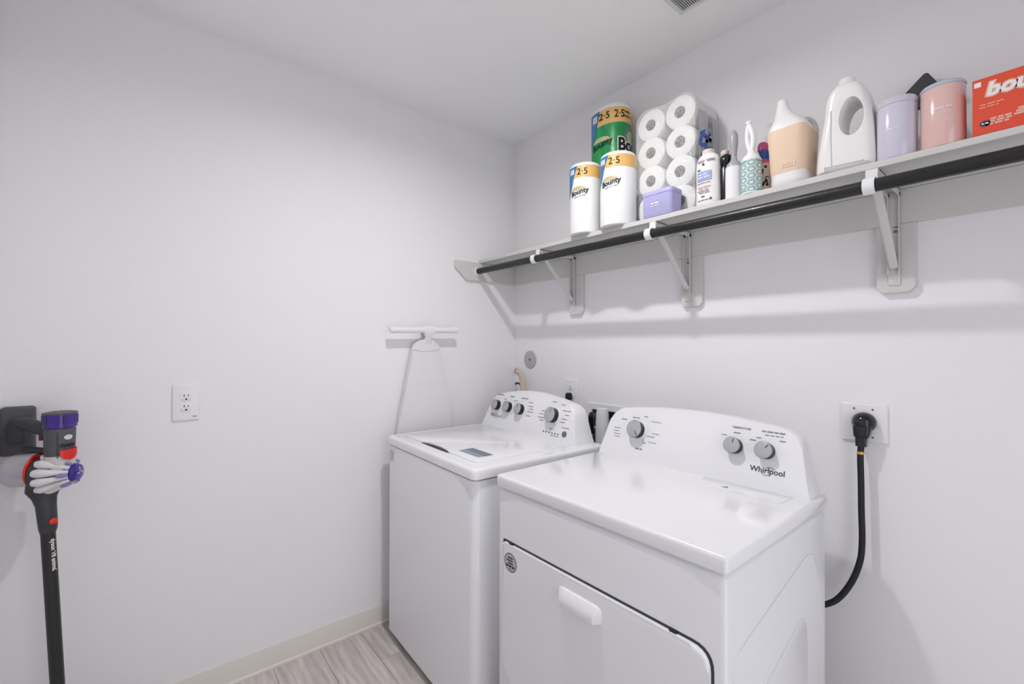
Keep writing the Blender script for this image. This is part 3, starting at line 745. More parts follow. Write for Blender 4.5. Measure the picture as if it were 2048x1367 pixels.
towel_roll('white paper towel roll standing next to the lilac box', (.926, -.228), .071, .291)
# tall green pack: two rolls wide, two layers high
t = thing('paper_towel_pack', 'tall green wrapped pack of paper towels behind the white rolls', 'paper towels', (.775, -.082, Z0))
GA, GRD, GRY, GH = (.775, -.082), .092, .070, .585
def pack_sec(z, s):
    out = []
    for k in range(48):
        a = 2*math.pi*k/48; c_, s_ = math.cos(a), math.sin(a)
        out.append(Vector((GA[0]+GRD*s*math.copysign(abs(c_)**.9, c_), GA[1]+GRY*s*math.copysign(abs(s_)**.9, s_), z)))
    return out
def on_pack(off):
    th0 = math.atan2(CAM.y-GA[1], CAM.x-GA[0])
    def fn(u, v):
        a = th0+u/GRD; c_, s_ = math.cos(a), math.sin(a)
        return Vector((GA[0]+(GRD+off)*math.copysign(abs(c_)**.9, c_), GA[1]+(GRY+off)*math.copysign(abs(s_)**.9, s_), Z0+v))
    return fn
def band(z0, z1, s=1.0, cap=True):
    b = BM(); ring_faces(b, [pack_sec(z0, s), pack_sec(z1, s)], cap); return b
b = BM(); ring_faces(b, [pack_sec(Z0, .93), pack_sec(Z0+.01, 1), pack_sec(Z0+.28, 1), pack_sec(Z0+.29, .985), pack_sec(Z0+.30, 1), pack_sec(Z0+.505, 1)]); link('green_wrap', b, 'green_wrap', t)
link('orange_band', band(Z0+.495, Z0+.562, 1.003), 'band_orange', t)
b = BM(); ring_faces(b, [pack_sec(Z0+.56, 1.001), pack_sec(Z0+.572, .985), pack_sec(Z0+.582, .93), pack_sec(Z0+GH, .80), pack_sec(Z0+GH+.002, .4)]); link('top_film', b, 'paper_wrap', t)
CG = on_pack(.0012); CG2 = on_pack(.0018)
b = BM(); poly2(b, [(-.14, .562), (-.066, .562), (-.074, .52), (-.088, .475), (-.104, .44), (-.14, .42)]); link_flat('blue_corner', wrap(b, CG, .006), 'band_blue', t)
b = BM()
for k in range(3): quad2(b, -.110+k*.011, .518, -.102+k*.011, .548)
link_flat('blue_corner_print', wrap(b, CG2, .004), 'box_white', t)
b = BM(); text2(b, '2·5', -.045, .531, .042, bold=.0005); text2(b, '2·5', .030, .530, .046, bold=.0005); text2(b, 'FAMILY', .079, .541, .013, bold=.0003); text2(b, 'FAMILIAR', .081, .522, .012, bold=.0003)
link_flat('number_print', wrap(b, CG2, .004), 'print_black', t)
b = BM(); poly2(b, [(-.062+.045*math.cos(a), .425+.020*math.sin(a)) for a in [math.pi*k/12 for k in range(13)]]); link_flat('logo_arc', wrap(b, CG, .004), 'logo_tan', t)
b = BM(); text2(b, 'Bounty', -.060, .412, .036, bold=.0010, shear=.15, rot=.18); link_flat('brand_print', wrap(b, CG2, .004), 'print_black', t)
b = BM(); disc2(b, .098, .44, .042, .040, 30); link_flat('emblem', wrap(b, CG, .004), 'logo_ring', t)
b = BM(); disc2(b, .102, .432, .03, .03, 24); link_flat('emblem_centre', wrap(b, on_pack(.0015), .004), 'logo_tan', t)
b = BM(); text2(b, 'Bounty', .020, .395, .078, 'LEFT', bold=.0075); link_flat('title_outline', wrap(b, on_pack(.0021), .004), 'box_white', t)
b = BM(); text2(b, 'Bounty', .020, .395, .078, 'LEFT', bold=.0028); link_flat('title_print', wrap(b, on_pack(.0026), .004), 'print_black', t)

# toilet paper: 2 x 4 rolls, two deep, in clear film
t = thing('toilet_paper_pack', 'clear film pack of white toilet paper rolls stacked four high', 'toilet paper', (1.104, -.09, Z0))
TX, TR = (1.0415, 1.1650), .0612
b = BM()
lathe(b, [(.020, 0), (.020, .002), (TR-.008, 0), (TR-.002, .004), (TR, .012), (TR, .072), (TR-.002, .080), (TR-.008, .083), (.02, .083)], (0, 0, 0), (0, 1, 0), 36, cap=False)
bmesh.ops.recalc_face_normals(b, faces=b.faces)
rm = bpy.data.meshes.new('roll'); b.to_mesh(rm); b.free(); rm.materials.append(MATS['paper'])
for p in rm.polygons: p.use_smooth = True
rm.set_sharp_from_angle(angle=math.radians(40))
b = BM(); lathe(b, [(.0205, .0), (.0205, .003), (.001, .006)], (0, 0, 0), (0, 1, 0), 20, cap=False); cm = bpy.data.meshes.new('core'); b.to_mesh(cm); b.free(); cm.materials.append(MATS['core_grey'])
for iy, yy in enumerate((-.175, -.090)):
    for ix, xx in enumerate(TX):
        for k in range(4):
            zz = Z0+TR+.001+k*.110+.002*(ix)
            o = bpy.data.objects.new('roll', rm); COL.objects.link(o); o.parent = t; o.location = Vector((xx, yy, zz))-t.location
            if iy == 0:
                q = bpy.data.objects.new('core', cm); COL.objects.link(q); q.parent = o; q.location = (0, -.001, 0)
def film_sec(y, g=0.):
    out = []
    x0, x1 = TX[0]-TR-.002-g, TX[1]+TR+.002+g; zt = Z0+TR+.332+TR+.002+g
    for k in range(9): a = math.radians(0+90*k/8); out.append(Vector((x1-.05+.05*math.cos(a), y, zt-.05+.05*math.sin(a))))
    out += [Vector((TX[1]-TR+.0, y, zt-.012)), ]
    for k in range(9): a = math.radians(90+90*k/8); out.append(Vector((x0+.05+.05*math.cos(a), y, zt-.05+.05*math.sin(a))))
    out += [Vector((x0, y, Z0+.03)), Vector((x0+.02, y, Z0+.002)), Vector((x1-.02, y, Z0+.002)), Vector((x1, y, Z0+.03))]
    return out
b = BM(); ring_faces(b, [film_sec(-.1785), film_sec(-.168, .001), film_sec(-.02, .001), film_sec(-.004)]); link('film_wrap', b, 'film', t, smooth=50)
b = BM(); box(b, TX[1]+TR+.003, TX[1]+TR+.0042, -.155, -.012, Z0+.03, Z0+.39, .0005, 1); link('printed_side', b, 'film_side', t)
XS = TX[1]+TR+.0042
FS = on_plane((XS, 0, 0), (0, 1, 0), (0, 0, 1), .0008)
b = BM(); text2(b, 'tt', -.125, 2.085, .115, bold=.004, shear=.35, rot=-.15); text2(b, 'e', -.135, 2.02, .06, bold=.003, shear=.3); link_flat('blue_lettering', wrap(b, FS), 'blue_ink', t)
b = BM()
for k in range(4): quad2(b, -.085, 2.05+k*.028, -.063, 2.07+k*.028)
ring2(b, -.074, 2.10, .020, .075, .003, 24)
link_flat('grey_lettering', wrap(b, FS), 'print_grey', t)

# lilac tin
t = thing('lilac_box', 'small lilac box lying in front of the toilet paper', 'box', (1.140, -.252, Z0))
bm = BM(); loft_rr(bm, [(1.140, -.253, Z0+.0005, .118, .072, .012), (1.140, -.253, Z0+.003, .121, .075, .014), (1.140, -.253, Z0+.082, .123, .077, .014)]); link('box_body', bm, 'lilac', t)
bm = BM(); loft_rr(bm, [(1.140, -.253, Z0+.080, .126, .080, .016), (1.140, -.253, Z0+.092, .126, .080, .016), (1.140, -.253, Z0+.095, .122, .076, .014), (1.140, -.253, Z0+.096, .11, .064, .012)]); link('box_lid', bm, 'lilac', t)
bm = BM(); bars(bm, 1.135, Z0+.048, 2, .032, .006, .003, 1); bars(bm, 1.135, Z0+.039, 3, .04, .003, .003, 2); poly2(bm, [(1.131, Z0+.078), (1.137, Z0+.078), (1.134, Z0+.083)])
link_flat('pale_print', wrap(bm, on_plane((0, -.2918, 0), (1, 0, 0), (0, 0, 1))), 'print_pale', t)

# powder bottle
def oval_bottle(bm, c, secs, n=36):
    ring_faces(bm, [[Vector((c[0]+rx*math.cos(a), c[1]+ry*math.sin(a), z)) for a in [2*math.pi*k/n for k in range(n)]] for rx, ry, z in secs])
t = thing('powder_bottle', 'white powder bottle with pale pink cap and blue label', 'bottle', (1.313, -.253, Z0))
BC = (1.314, -.253)
bm = BM(); oval_bottle(bm, BC, [(.038, .026, Z0+.0005), (.041, .029, Z0+.006), (.041, .029, Z0+.02), (.040, .028, Z0+.09), (.0405, .029, Z0+.13), (.038, .027, Z0+.150), (.031, .022, Z0+.164), (.022, .018, Z0+.170)]); link('bottle_body', bm, 'bottle_white', t)
bm = BM(); lathe(bm, [(.0175, .168), (.0195, .170), (.0195, .182), (.017, .185), (0, .185)], (BC[0], BC[1], Z0), n=28); link('cap', bm, 'bottle_cap_pink', t)
def on_oval(c, rx, ry, off=.0008):
    return lambda u, v: Vector((c[0]+(rx+off)*math.sin((u+.006)/rx), c[1]-(ry+off)*math.cos((u+.006)/rx), Z0+v))
OV = on_oval(BC, .0412, .0295)
bm = BM(); poly2(bm, [(-.034, .080), (.018, .080), (.018, .110), (-.034, .110)]); link_flat('blue_label', wrap(bm, OV, .004), 'label_blue', t)
OV2 = on_oval(BC, .0412, .0295, .0014)
bm = BM(); text2(bm, 'GOLD BOND', .000, .143, .0105, bold=.0003); disc2(bm, -.008, .132, .004, .004, 10); bars(bm, -.026, .117, 1, .014, .003, 0); bars(bm, -.008, .072, 3, .05, .002, .002, 3); bars(bm, -.008, .046, 3, .045, .002, .002, 4); bars(bm, -.006, .040, 2, .035, .002, .002, 5); bars(bm, -.01, .028, 1, .012, .003, 0); bars(bm, -.008, .016, 4, .045, .002, .002, 6); disc2(bm, .016, .018, .003, .004, 8)
link_flat('bottle_print', wrap(bm, OV2, .004), 'print_dark', t)
bm = BM(); bars(bm, -.008, .060, 2, .045, .004, .003, 8); bars(bm, -.008, .053, 2, .035, .003, .003, 9); link_flat('pink_print', wrap(bm, OV2, .004), 'print_pink', t)
bm = BM(); bars(bm, -.009, .100, 2, .036, .004, .004, 4); bars(bm, -.009, .091, 2, .04, .004, .004, 5); link_flat('label_print', wrap(bm, OV2, .004), 'print_pale', t)
# black sparkly bottle
t = thing('black_bottle', 'slim black speckled bottle behind the white powder bottle', 'bottle', (1.364, -.236, Z0))
bm = BM(); lathe(bm, [(.019, 0), (.020, .004), (.020, .115), (.016, .125)], (1.362, -.232, Z0), n=28); link('bottle_body', bm, 'sparkle_black', t)
bm = BM(); lathe(bm, [(.014, .122), (.022, .130), (.0235, .142), (.021, .155), (.014, .163), (.012, .164)], (1.364, -.232, Z0), n=28); link('round_cap', bm, 'black_gloss', t)
bm = BM(); lathe(bm, [(.012, .160), (.0135, .163), (.0135, .176), (.011, .179), (0, .179)], (1.360, -.232, Z0), n=20); link('spout', bm, 'bottle_cap_pink', t)
bm = BM(); text2(bm, 'lace', .006, .058, .017, rot=math.pi/2, bold=.0006); link_flat('teal_print', wrap(bm, on_cyl((1.362, -.232, Z0), .020), .003), 'teal_print', t)
# lint rollers
def lint_roller(label, c, r, H, body, hm, top, lean=(0, 0), loop=False):
    t = thing('lint_roller', label, 'lint roller', (c[0], c[1], Z0), group='lint rollers standing on the shelf')
    bm = BM(); lathe(bm, [(r*.55, 0), (r-.001, 0), (r, .001), (r, H-.001), (r-.001, H), (r*.55, H)], (c[0], c[1], Z0), n=36); rl = link('sheet_roll', bm, body, t)
    hl = top-Z0-H
    bm = BM(); lathe(bm, [(r*.93, H-.001), (r*.93, H+.004), (r*.8, H+.012), (r*.45, H+.022), (.008, H+.034)], (c[0], c[1], Z0), n=28); link('end_cap', bm, hm, t)
    bm = BM()
    if not loop:
        pts = [Vector((c[0]+lean[0]*s, c[1]+lean[1]*s, Z0+H+.022+(hl-.024)*s)) for s in [k/10 for k in range(11)]]
        tube(bm, pts, [.0085, .0082, .0086, .0098, .0112, .0124, .0132, .0134, .0130, .0114, .0060], 16)
    else:
        for s_ in (-1, 1):
            pts = [Vector((c[0]+lean[0]*s+s_*.0085*math.sin(math.pi*min(1, s*1.05)), c[1]+lean[1]*s, Z0+H+.022+(hl-.028)*s)) for s in [k/10 for k in range(11)]]
            tube(bm, pts, [.0078, .0076, .0074, .0074, .0074, .0074, .0074, .0074, .0072, .007, .006], 12)
        lathe(bm, [(.0015, -.004), (.0095, 0), (.0095, .006), (.004, .012), (0, .012)], (c[0]+lean[0], c[1]+lean[1], top-.012), n=16)
    link('handle', bm, hm, t); return t, rl
lint_roller('plain white lint roller with a grey handle', (1.401, -.259), .0255, .103, 'roller_paper', 'handle_grey', 2.022, (-.004, .006))
t, rl = lint_roller('lint roller with teal hexagon print and white loop handle', (1.454, -.260), .0290, .108, 'hex_teal', 'handle_white', 2.036, (-.010, .006), True)
bm = BM(); CY = on_cyl((1.454, -.260, Z0), .029); s_ = .0165
b2 = BM(); b3 = BM()
for i in range(-3, 4):
    for j in range(0, 5):
        cu, cv = i*s_*1.5, .012+j*s_*1.732*.72+(.72*s_*.866 if i % 2 else 0)
        if cv > .098: continue
        A = [math.radians(60*k) for k in range(7)]
        for rr0, rr1, tgt in ((.98, .80, bm), (.42, .0, b2), (.60, .48, b3)):
            o_ = [(cu+s_*rr0*math.cos(a), cv+.72*s_*rr0*math.sin(a)) for a in A]; q_ = [(cu+s_*rr1*math.cos(a), cv+.72*s_*rr1*math.sin(a)) for a in A]
            if rr1 == 0: poly2(tgt, o_[:-1])
            else:
                for k in range(6): poly2(tgt, [o_[k], o_[k+1], q_[k+1], q_[k]])
link_flat('hexagon_print', wrap(bm, CY, .004), 'hex_light', rl)
link_flat('hexagon_centres', wrap(b2, CY, .004), 'hex_light', rl)
link_flat('hexagon_rings', wrap(b3, CY, .004), 'hex_mid', rl)
bm = BM(); lathe(bm, [(.0292, .001), (.0298, .001), (.0298, .006), (.0292, .006)], (1.454, -.26, Z0), n=36); link('roll_edge', bm, 'hex_light', rl)
bm = BM(); lathe(bm, [(.0292, .1035), (.0296, .1035), (.0296, .108), (.0292, .108)], (1.454, -.26, Z0), n=36); link('roll_edge', bm, 'hex_light', rl)
t, rl = lint_roller('spotted cream lint roller with pink and blue handle, beside the peach jug', (1.470, -.2095), .020, .104, 'roller_cream', 'pink_ink', 1.972, (.0, .0))
bm = BM()
for k in range(14):
    a = random.uniform(-.022, .022); v = random.uniform(.01, .095); disc2(bm, a, v, random.uniform(.003, .005), random.uniform(.004, .006), 10)
ring2(bm, .01, .05, .007, .011, .003, 14, 40, 300)
link_flat('dark_spots', wrap(bm, on_cyl((1.470, -.2095, Z0), .020), .003), 'print_black', rl)
bm = BM(); lathe(bm, [(.0135, .108), (.0145, .112), (.0145, .142), (.012, .148), (.002, .149)], (1.4715, -.2095, Z0), n=20); link('handle_grip', bm, 'blue_plastic', t)
bm = BM(); lathe(bm, [(.0115, .146), (.014, .150), (.013, .166), (.009, .174), (0, .175)], (1.4665, -.2095, Z0), n=20); link('handle_tip', bm, 'pink_ink', t)
t = thing('clear_cover', 'clear plastic lint roller cover behind the loop handle', 'cover', (1.475, -.185, Z0))
bm = BM(); lathe(bm, [(.026, 0), (.026, .235), (.022, .245), (.0, .247), (.0, .2455), (.021, .2435), (.0248, .235), (.0248, .001), (.026, 0)], (1.458, -.165, Z0), n=28, cap=False); link('clear_sleeve', bm, 'clear_plastic', t)

# peach jug
t = thing('peach_jug', 'white plastic jug with a wide peach label and narrow spout', 'jug', (1.555, -.215, Z0))
jc = (1.555, -.215)
secs = [(0, 0, .0005, .085, .110, .03), (0, 0, .004, .092, .118, .032), (0, 0, .022, .096, .124, .032), (0, 0, .032, .093, .120, .030), (0, 0, .040, .094, .122, .024), (0, 0, .160, .102, .136, .018), (0, 0, .172, .102, .136, .022),
        (-.003, -.002, .190, .092, .122, .03), (-.008, -.006, .206, .074, .10, .034), (-.014, -.012, .220, .054, .074, .025), (-.019, -.017, .236, .040, .050, .018), (-.021, -.019, .252, .031, .034, .014), (-.022, -.020, .264, .027, .028, .0125), (-.022, -.020, .271, .024, .025, .011), (-.022, -.020, .274, .016, .016, .007)]
bm = BM(); loft_rr(bm, [(jc[0]+a, jc[1]+b_, Z0+z, w_, d_, r_) for a, b_, z, w_, d_, r_ in secs]); link('jug_body', bm, 'bottle_white', t, smooth=50)
bm = BM(); loft_rr(bm, [(jc[0], jc[1], Z0+.040, .0952, .1232, .0246), (jc[0], jc[1], Z0+.160, .1032, .1372, .0186), (jc[0], jc[1], Z0+.169, .1034, .1374, .0196)], cap=False); lbl = link('wrap_label', bm, 'peach', t)
JF = lambda u, v: Vector((jc[0]+u, jc[1]-.0618-(v-.040)*.0583-.0008, Z0+v))
bm = BM(); poly2(bm, [(-.012, .052), (.026, .052), (.026, .066), (-.012, .066)]); link_flat('pale_panel', wrap(bm, JF), 'peach_light', lbl)
bm = BM(); bars(bm, .007, .0615, 3, .03, .003, .003, 2); bars(bm, .007, .056, 3, .028, .002, .003, 3); link_flat('panel_print', wrap(bm, lambda u, v: JF(u, v)+Vector((0, -.0004, 0))), 'peach_dark', lbl)
JS = lambda u, v: Vector((jc[0]+.0478+(v-.04)*.0333+.0008, jc[1]+u, Z0+v))
bm = BM()
for k in range(5): quad2(bm, .012, .075+k*.007, .042, .077+k*.007)
link_flat('side_print', wrap(bm, JS), 'peach_dark', lbl)
bm = BM(); tube(bm, spline([(1.566, -.20, Z0+.205), (1.578, -.178, Z0+.216), (1.590, -.160, Z0+.205), (1.596, -.152, Z0+.178)], 5), [.010]*16, 12); link('shoulder_handle', bm, 'bottle_white', t)

# detergent jug with see-through handle (flat outline with a hole, rounded all round)
t = thing('detergent_jug', 'white detergent jug with an oval handle opening', 'jug', (1.692, -.215, Z0))
def curve_slab(splines, ext, bev):
    cu = bpy.data.curves.new('s', 'CURVE'); cu.dimensions = '2D'; cu.fill_mode = 'BOTH'; cu.extrude = ext; cu.bevel_depth = bev; cu.bevel_resolution = 5; cu.offset = -bev
    for pts in splines:
        sp = cu.splines.new('POLY'); sp.points.add(len(pts)-1); sp.use_cyclic_u = True
        for p, q in zip(sp.points, pts): p.co = (q[0], q[1], 0, 1)
    ob = bpy.data.objects.new('s', cu); COL.objects.link(ob)
    me = bpy.data.meshes.new_from_object(ob.evaluated_get(bpy.context.evaluated_depsgraph_get()))
    b = bmesh.new(); b.from_mesh(me); bpy.data.objects.remove(ob); bpy.data.curves.remove(cu); bpy.data.meshes.remove(me)
    bmesh.ops.remove_doubles(b, verts=b.verts, dist=1e-5); return b
outl = spline([(-.066, .004, 0), (-.0665, .02, 0), (-.064, .06, 0), (-.056, .12, 0), (-.050, .155, 0), (-.047, .185, 0), (-.044, .212, 0), (-.034, .236, 0), (-.018, .250, 0), (.006, .252, 0), (.026, .246, 0), (.040, .230, 0), (.050, .200, 0), (.057, .160, 0), (.062, .11, 0), (.065, .05, 0), (.066, .012, 0), (.063, .002, 0)], 4)
hole = [(.0165+.0275*math.cos(2*math.pi*k/32)*(1-.10*math.sin(2*math.pi*k/32)), .140+.051*math.sin(2*math.pi*k/32)) for k in range(32)]
jb = curve_slab([[(p.x, p.y*.955) for p in outl]], .026, .022)
JM = Matrix.Translation((1.697, -.236, Z0)) @ Matrix.Rotation(math.radians(90), 4, 'X')
bmesh.ops.transform(jb, matrix=JM, verts=jb.verts)
body = link('jug_body', jb, 'bottle_white', t, smooth=60)
# carve the handle opening
cut = BM(); prism(cut, hole, lambda u, v, k: Vector((1.697+u, -.236-k, Z0+v)), -.10, .10)
co = link('cut', cut, 'bottle_white', None, smooth=0)
body.parent = None
me0 = body.data
for v in me0.vertices: v.co += t.location
md = body.modifiers.new('b', 'BOOLEAN'); md.operation = 'DIFFERENCE'; md.object = co; md.solver = 'EXACT'
bv = body.modifiers.new('r', 'BEVEL'); bv.width = .006; bv.segments = 3; bv.limit_method = 'ANGLE'; bv.angle_limit = math.radians(55)
bpy.context.view_layer.update()
me = bpy.data.meshes.new_from_object(body.evaluated_get(bpy.context.evaluated_depsgraph_get()))
body.modifiers.clear(); body.data = me; me.name = 'jug_body'
for v in me.vertices: v.co -= t.location
for p in me.polygons: p.use_smooth = True
me.set_sharp_from_angle(angle=math.radians(60))
body.parent = t; bpy.data.objects.remove(co)
bm = BM(); lathe(bm, [(.021, .232), (.0235, .237), (.0235, .242), (.021, .243), (.0195, .258), (.0175, .2625), (.0, .2635)], (1.693, -.236, Z0), n=32); link('cap', bm, 'bottle_white', t)
bm = BM(); tube(bm, spline([(1.668, -.2855, Z0+.17), (1.667, -.2855, Z0+.10), (1.669, -.2855, Z0+.02)], 5), .0011, 6); link('mould_line', bm, 'enamel_side', t)

# canisters
def canister(label, c, r, H, bm_, lm, name='canister', bars_=()):
    t = thing(name, label, 'canister', (c[0], c[1], Z0)); LD = .007 if lm == 'can_lid_blue' else 0.
    bm = BM(); lathe(bm, [(r-.004, 0), (r-.001, .001), (r, .004), (r, H-.018+LD), (r-.001, H-.016+LD)], (c[0], c[1], Z0), n=56); link('canister_body', bm, bm_, t)
    bm = BM(); lathe(bm, [(r-.002, H-.0165+LD), (r+.0006, H-.016+LD), (r+.0008, H-.004), (r-.002, H), (r-.008, H+.0005), (r-.010, H-.003), (0, H-.003)], (c[0], c[1], Z0), n=56); link('lid', bm, lm, t)
    bm = BM(); C_ = on_cyl((c[0], c[1], Z0), r)
    for k, (u, v, n_, w_, h_) in enumerate(bars_): bars(bm, u, v, n_, w_, h_, .003, k)
    link_flat('pale_print', wrap(bm, C_, .004), 'print_pale', t)
    return t
canister('glossy lavender canister standing left of the pink one', (1.799, -.249), .0405, .152, 'lavender', 'lavender_lid', bars_=[(-.008, .072, 2, .03, .003)])
canister('glossy pink canister with a pale blue lid', (1.8835, -.249), .0405, .152, 'pink_can', 'can_lid_blue', bars_=[(.0, .088, 2, .032, .003), (-.002, .076, 3, .05, .0015)])
# dustpan-like dark piece
t = thing('dust_brush', 'dark charcoal pad leaning on the wall behind the canisters', 'brush', (1.83, -.06, Z0))
poly = round_poly([(1.800, 1.98), (1.868, 2.005), (1.826, 2.082), (1.776, 2.030)], [.012, .01, .008, .008], 4)
bm = BM(); prism(bm, poly, lambda u, v, k: Vector((u, -.020-k-(2.08-v)*.12, v)), 0, .022, .004, 2, True); link('pad', bm, 'charcoal', t)
bm = BM(); tube(bm, [(1.834, -.047, 1.99), (1.842, -.075, 1.90), (1.848, -.095, Z0+.008)], [.010, .009, .010], 12); link('handle', bm, 'charcoal', t)

# red dryer sheet box
t = thing('dryer_sheet_box', 'bright red-orange dryer sheet box at the right end of the shelf', 'box', (2.045, -.235, Z0))
BX0, BX1, BY0, BH = 1.934, 2.165, -.288, .1265
bm = BM(); box(bm, BX0, BX1, BY0, BY0+.105, Z0+.0003, Z0+BH, .0012, 1); bx_ = link('carton', bm, 'red_box', t, smooth=0)
FB = on_plane((BX0, BY0, Z0), (1, 0, 0), (0, 0, 1))
FB2 = on_plane((BX0, BY0, Z0), (1, 0, 0), (0, 0, 1), .0011)
bm = BM(); text2(bm, 'bounce', .021, .096, .040, 'LEFT', bold=.0042, shear=.2, sx=1.05); link_flat('title_outline', wrap(bm, FB), 'box_pale', bx_)
bm = BM(); text2(bm, 'bounce', .021, .096, .040, 'LEFT', bold=.0016, shear=.2, sx=1.05); link_flat('title_print', wrap(bm, FB2), 'box_white', bx_)
bm = BM(); quad2(bm, .003, .108, .014, .119); link_flat('corner_mark', wrap(bm, FB), 'box_white', bx_)
bm = BM(); bars(bm, .030, .066, 3, .036, .0022, .002, 1); bars(bm, .026, .060, 3, .03, .002, .002, 2)
for k in range(3): bars(bm, .046-k*.004, .031-k*.0055, 3, .036, .0042, .002, k+4); bars(bm, .092-k*.003, .039-k*.0055, 3, .046, .0045, .002, k+8)
link_flat('small_print', wrap(bm, FB), 'box_pale', bx_)
bm = BM(); disc2(bm, .020, .0235, .0085, .0068, 20); link_flat('oval_badge', wrap(bm, FB), 'box_navy', bx_)
bm = BM(); bars(bm, .020, .0235, 2, .011, .0028, .002, 1); link_flat('badge_print', wrap(bm, FB2), 'box_white', bx_)

# the things in the front row stand just behind the shelf's front edge
for o in list(COL.objects):
    if o.parent is None and o.name.split('.')[0] in ('lilac_box', 'powder_bottle', 'black_bottle', 'lint_roller', 'clear_cover', 'peach_jug', 'detergent_jug', 'canister', 'dryer_sheet_box'):
        if o.name.startswith('powder_bottle'): o.scale.z = 1.03
        o.location += Vector((-.0166*(2.058-o.location.x), .0250, 0))

# ------------------------------------------------------------------ stick vacuum on its wall dock
t = thing('vacuum_dock', 'dark grey charging dock on the wall holding the vacuum', 'dock', (.0, -2.0, 1.055))
bm = BM(); prism(bm, [(u-2.0055, v+1.055) for u, v in rrect(.076, .150, .010, 4)], lambda u, v, k: Vector((k, u, v)), .0005, .026, .008, 3); link('wall_plate', bm, 'vac_grey', t)
bm = BM(); loft_rr(bm, [(.043, -2.003, 1.020, .034, .036, .010), (.045, -2.003, 1.028, .038, .044, .012), (.043, -2.003, 1.075, .034, .042, .012), (.040, -2.003, 1.092, .028, .034, .010)]); link('cradle', bm, 'vac_dark', t)
VC = Vector((.165, -1.898, 0))
AX = Vector((.44, .898, 0)).normalized(); PX = Vector((AX.y, -AX.x, 0))      # cyclone axis, sideways
t = thing('stick_vacuum', 'grey cordless stick vacuum with purple filter hanging on the dock', 'vacuum', (VC.x, VC.y, 0))
bm = BM(); lathe(bm, [(.036, 1.076), (.0385, 1.078), (.0385, 1.117), (.037, 1.118)], (VC.x, VC.y, 0), n=36); fl = link('filter', bm, 'vac_purple', t)
bm = BM(); lathe(bm, [(.0375, 1.116), (.0392, 1.117), (.0385, 1.121), (.03, 1.123), (0, 1.123)], (VC.x, VC.y, 0), n=36); link('filter_top', bm, 'vac_grey', fl)
for k in range(24):
    a = 2*math.pi*k/24; c = VC+Vector((math.cos(a), math.sin(a), 0))*.0385
    bm = BM(); tube(bm, [(c.x, c.y, 1.088), (c.x, c.y, 1.114)], .0013, 6); link('filter_rib', bm, 'vac_purple', fl)
bm = BM(); ring_faces(bm, [[VC+Vector((math.cos(a)*r*1.0, math.sin(a)*r, z)) for a in [2*math.pi*k/36 for k in range(36)]] for r, z in ((.033, .970), (.034, 1.0), (.0345, 1.03), (.0355, 1.07), (.034, 1.077))])
bd = link('motor_body', bm, 'vac_grey', t)
CF = on_cyl((VC.x, VC.y, 0), .0352, face=tuple(CAM-VC), off=.0008)
bm = BM(); text2(bm, 'dyson', .0185, 1.0265, .0165, bold=.0006); link_flat('brand_lettering', wrap(bm, CF, .003), 'print_black', bd)
bm = BM(); disc2(bm, .019, 1.049, .0105, .0075, 20); link_flat('silver_badge', wrap(bm, CF, .003), 'vac_silver', bd)
bm = BM(); quad2(bm, -.006, .99, -.0035, 1.066); link_flat('seam_line', wrap(bm, CF, .003), 'vac_dark', bd)
# red catch, a curved shell low on the body
rp_ = [(.000, 1.012), (.040, 1.016), (.040, .996), (.034, .987), (.020, .982), (.008, .986), (.001, .995)]
bm = BM()
CR0 = on_cyl((VC.x, VC.y, 0), .034, face=tuple(CAM-VC), off=0); CR1 = on_cyl((VC.x, VC.y, 0), .034, face=tuple(CAM-VC), off=.006)
poly2(bm, rp_); wrap(bm, CR1, .004); link('bin_release', bm, 'vac_red', t)
bm = BM()
n_ = len(rp_); A_ = [bm.verts.new(CR0(*p)) for p in rp_]; B_ = [bm.verts.new(CR1(*p)) for p in rp_]
for i in range(n_): bm.faces.new((A_[i], A_[(i+1) % n_], B_[(i+1) % n_], B_[i]))
link('bin_release_edge', bm, 'vac_red', t)
ZC = .940
def ax_pt(s, z=ZC): return VC+AX*s+Vector((0, 0, z))
# light shroud joining the body to the cyclones
bm = BM(); lathe(bm, [(.036, -.053), (.050, -.050), (.052, -.030), (.046, -.010), (.034, .015), (.024, .036)], ax_pt(0), AX, 32); link('cyclone_core', bm, 'vac_dark', t)
bm = BM(); lathe(bm, [(.0352, .955), (.0358, .975), (.0352, .995)], (VC.x, VC.y, 0), n=32); link('body_collar', bm, 'vac_light', t)
for k in range(12):
    a = 2*math.pi*(k+.5)/12; d = PX*math.cos(a)+Vector((0, 0, 1))*math.sin(a)
    pts = [ax_pt(s)+d*r for s, r in ((-.036, .047), (-.032, .050), (-.022, .0505), (-.010, .046), (.006, .0385), (.022, .031), (.036, .025))]
    bm = BM(); tube(bm, pts, [.004, .0105, .0130, .0115, .0088, .0070, .006], 12); link('cyclone', bm, 'vac_silver', t)
    if k % 2 == 0:
        a2 = 2*math.pi*k/12; d2 = PX*math.cos(a2)+Vector((0, 0, 1))*math.sin(a2)
        bm = BM(); tube(bm, [ax_pt(.016)+d2*.040, ax_pt(.028)+d2*.037, ax_pt(.040)+d2*.033], [.004, .006, .003], 10); link('cyclone_tip', bm, 'lilac_dark', t)
bm = BM(); lathe(bm, [(.024, .030), (.0265, .034), (.0265, .042), (.023, .048), (.012, .051), (0, .052)], ax_pt(0), AX, 32); cp_ = link('cyclone_cap', bm, 'vac_cap', t)
bm = BM()
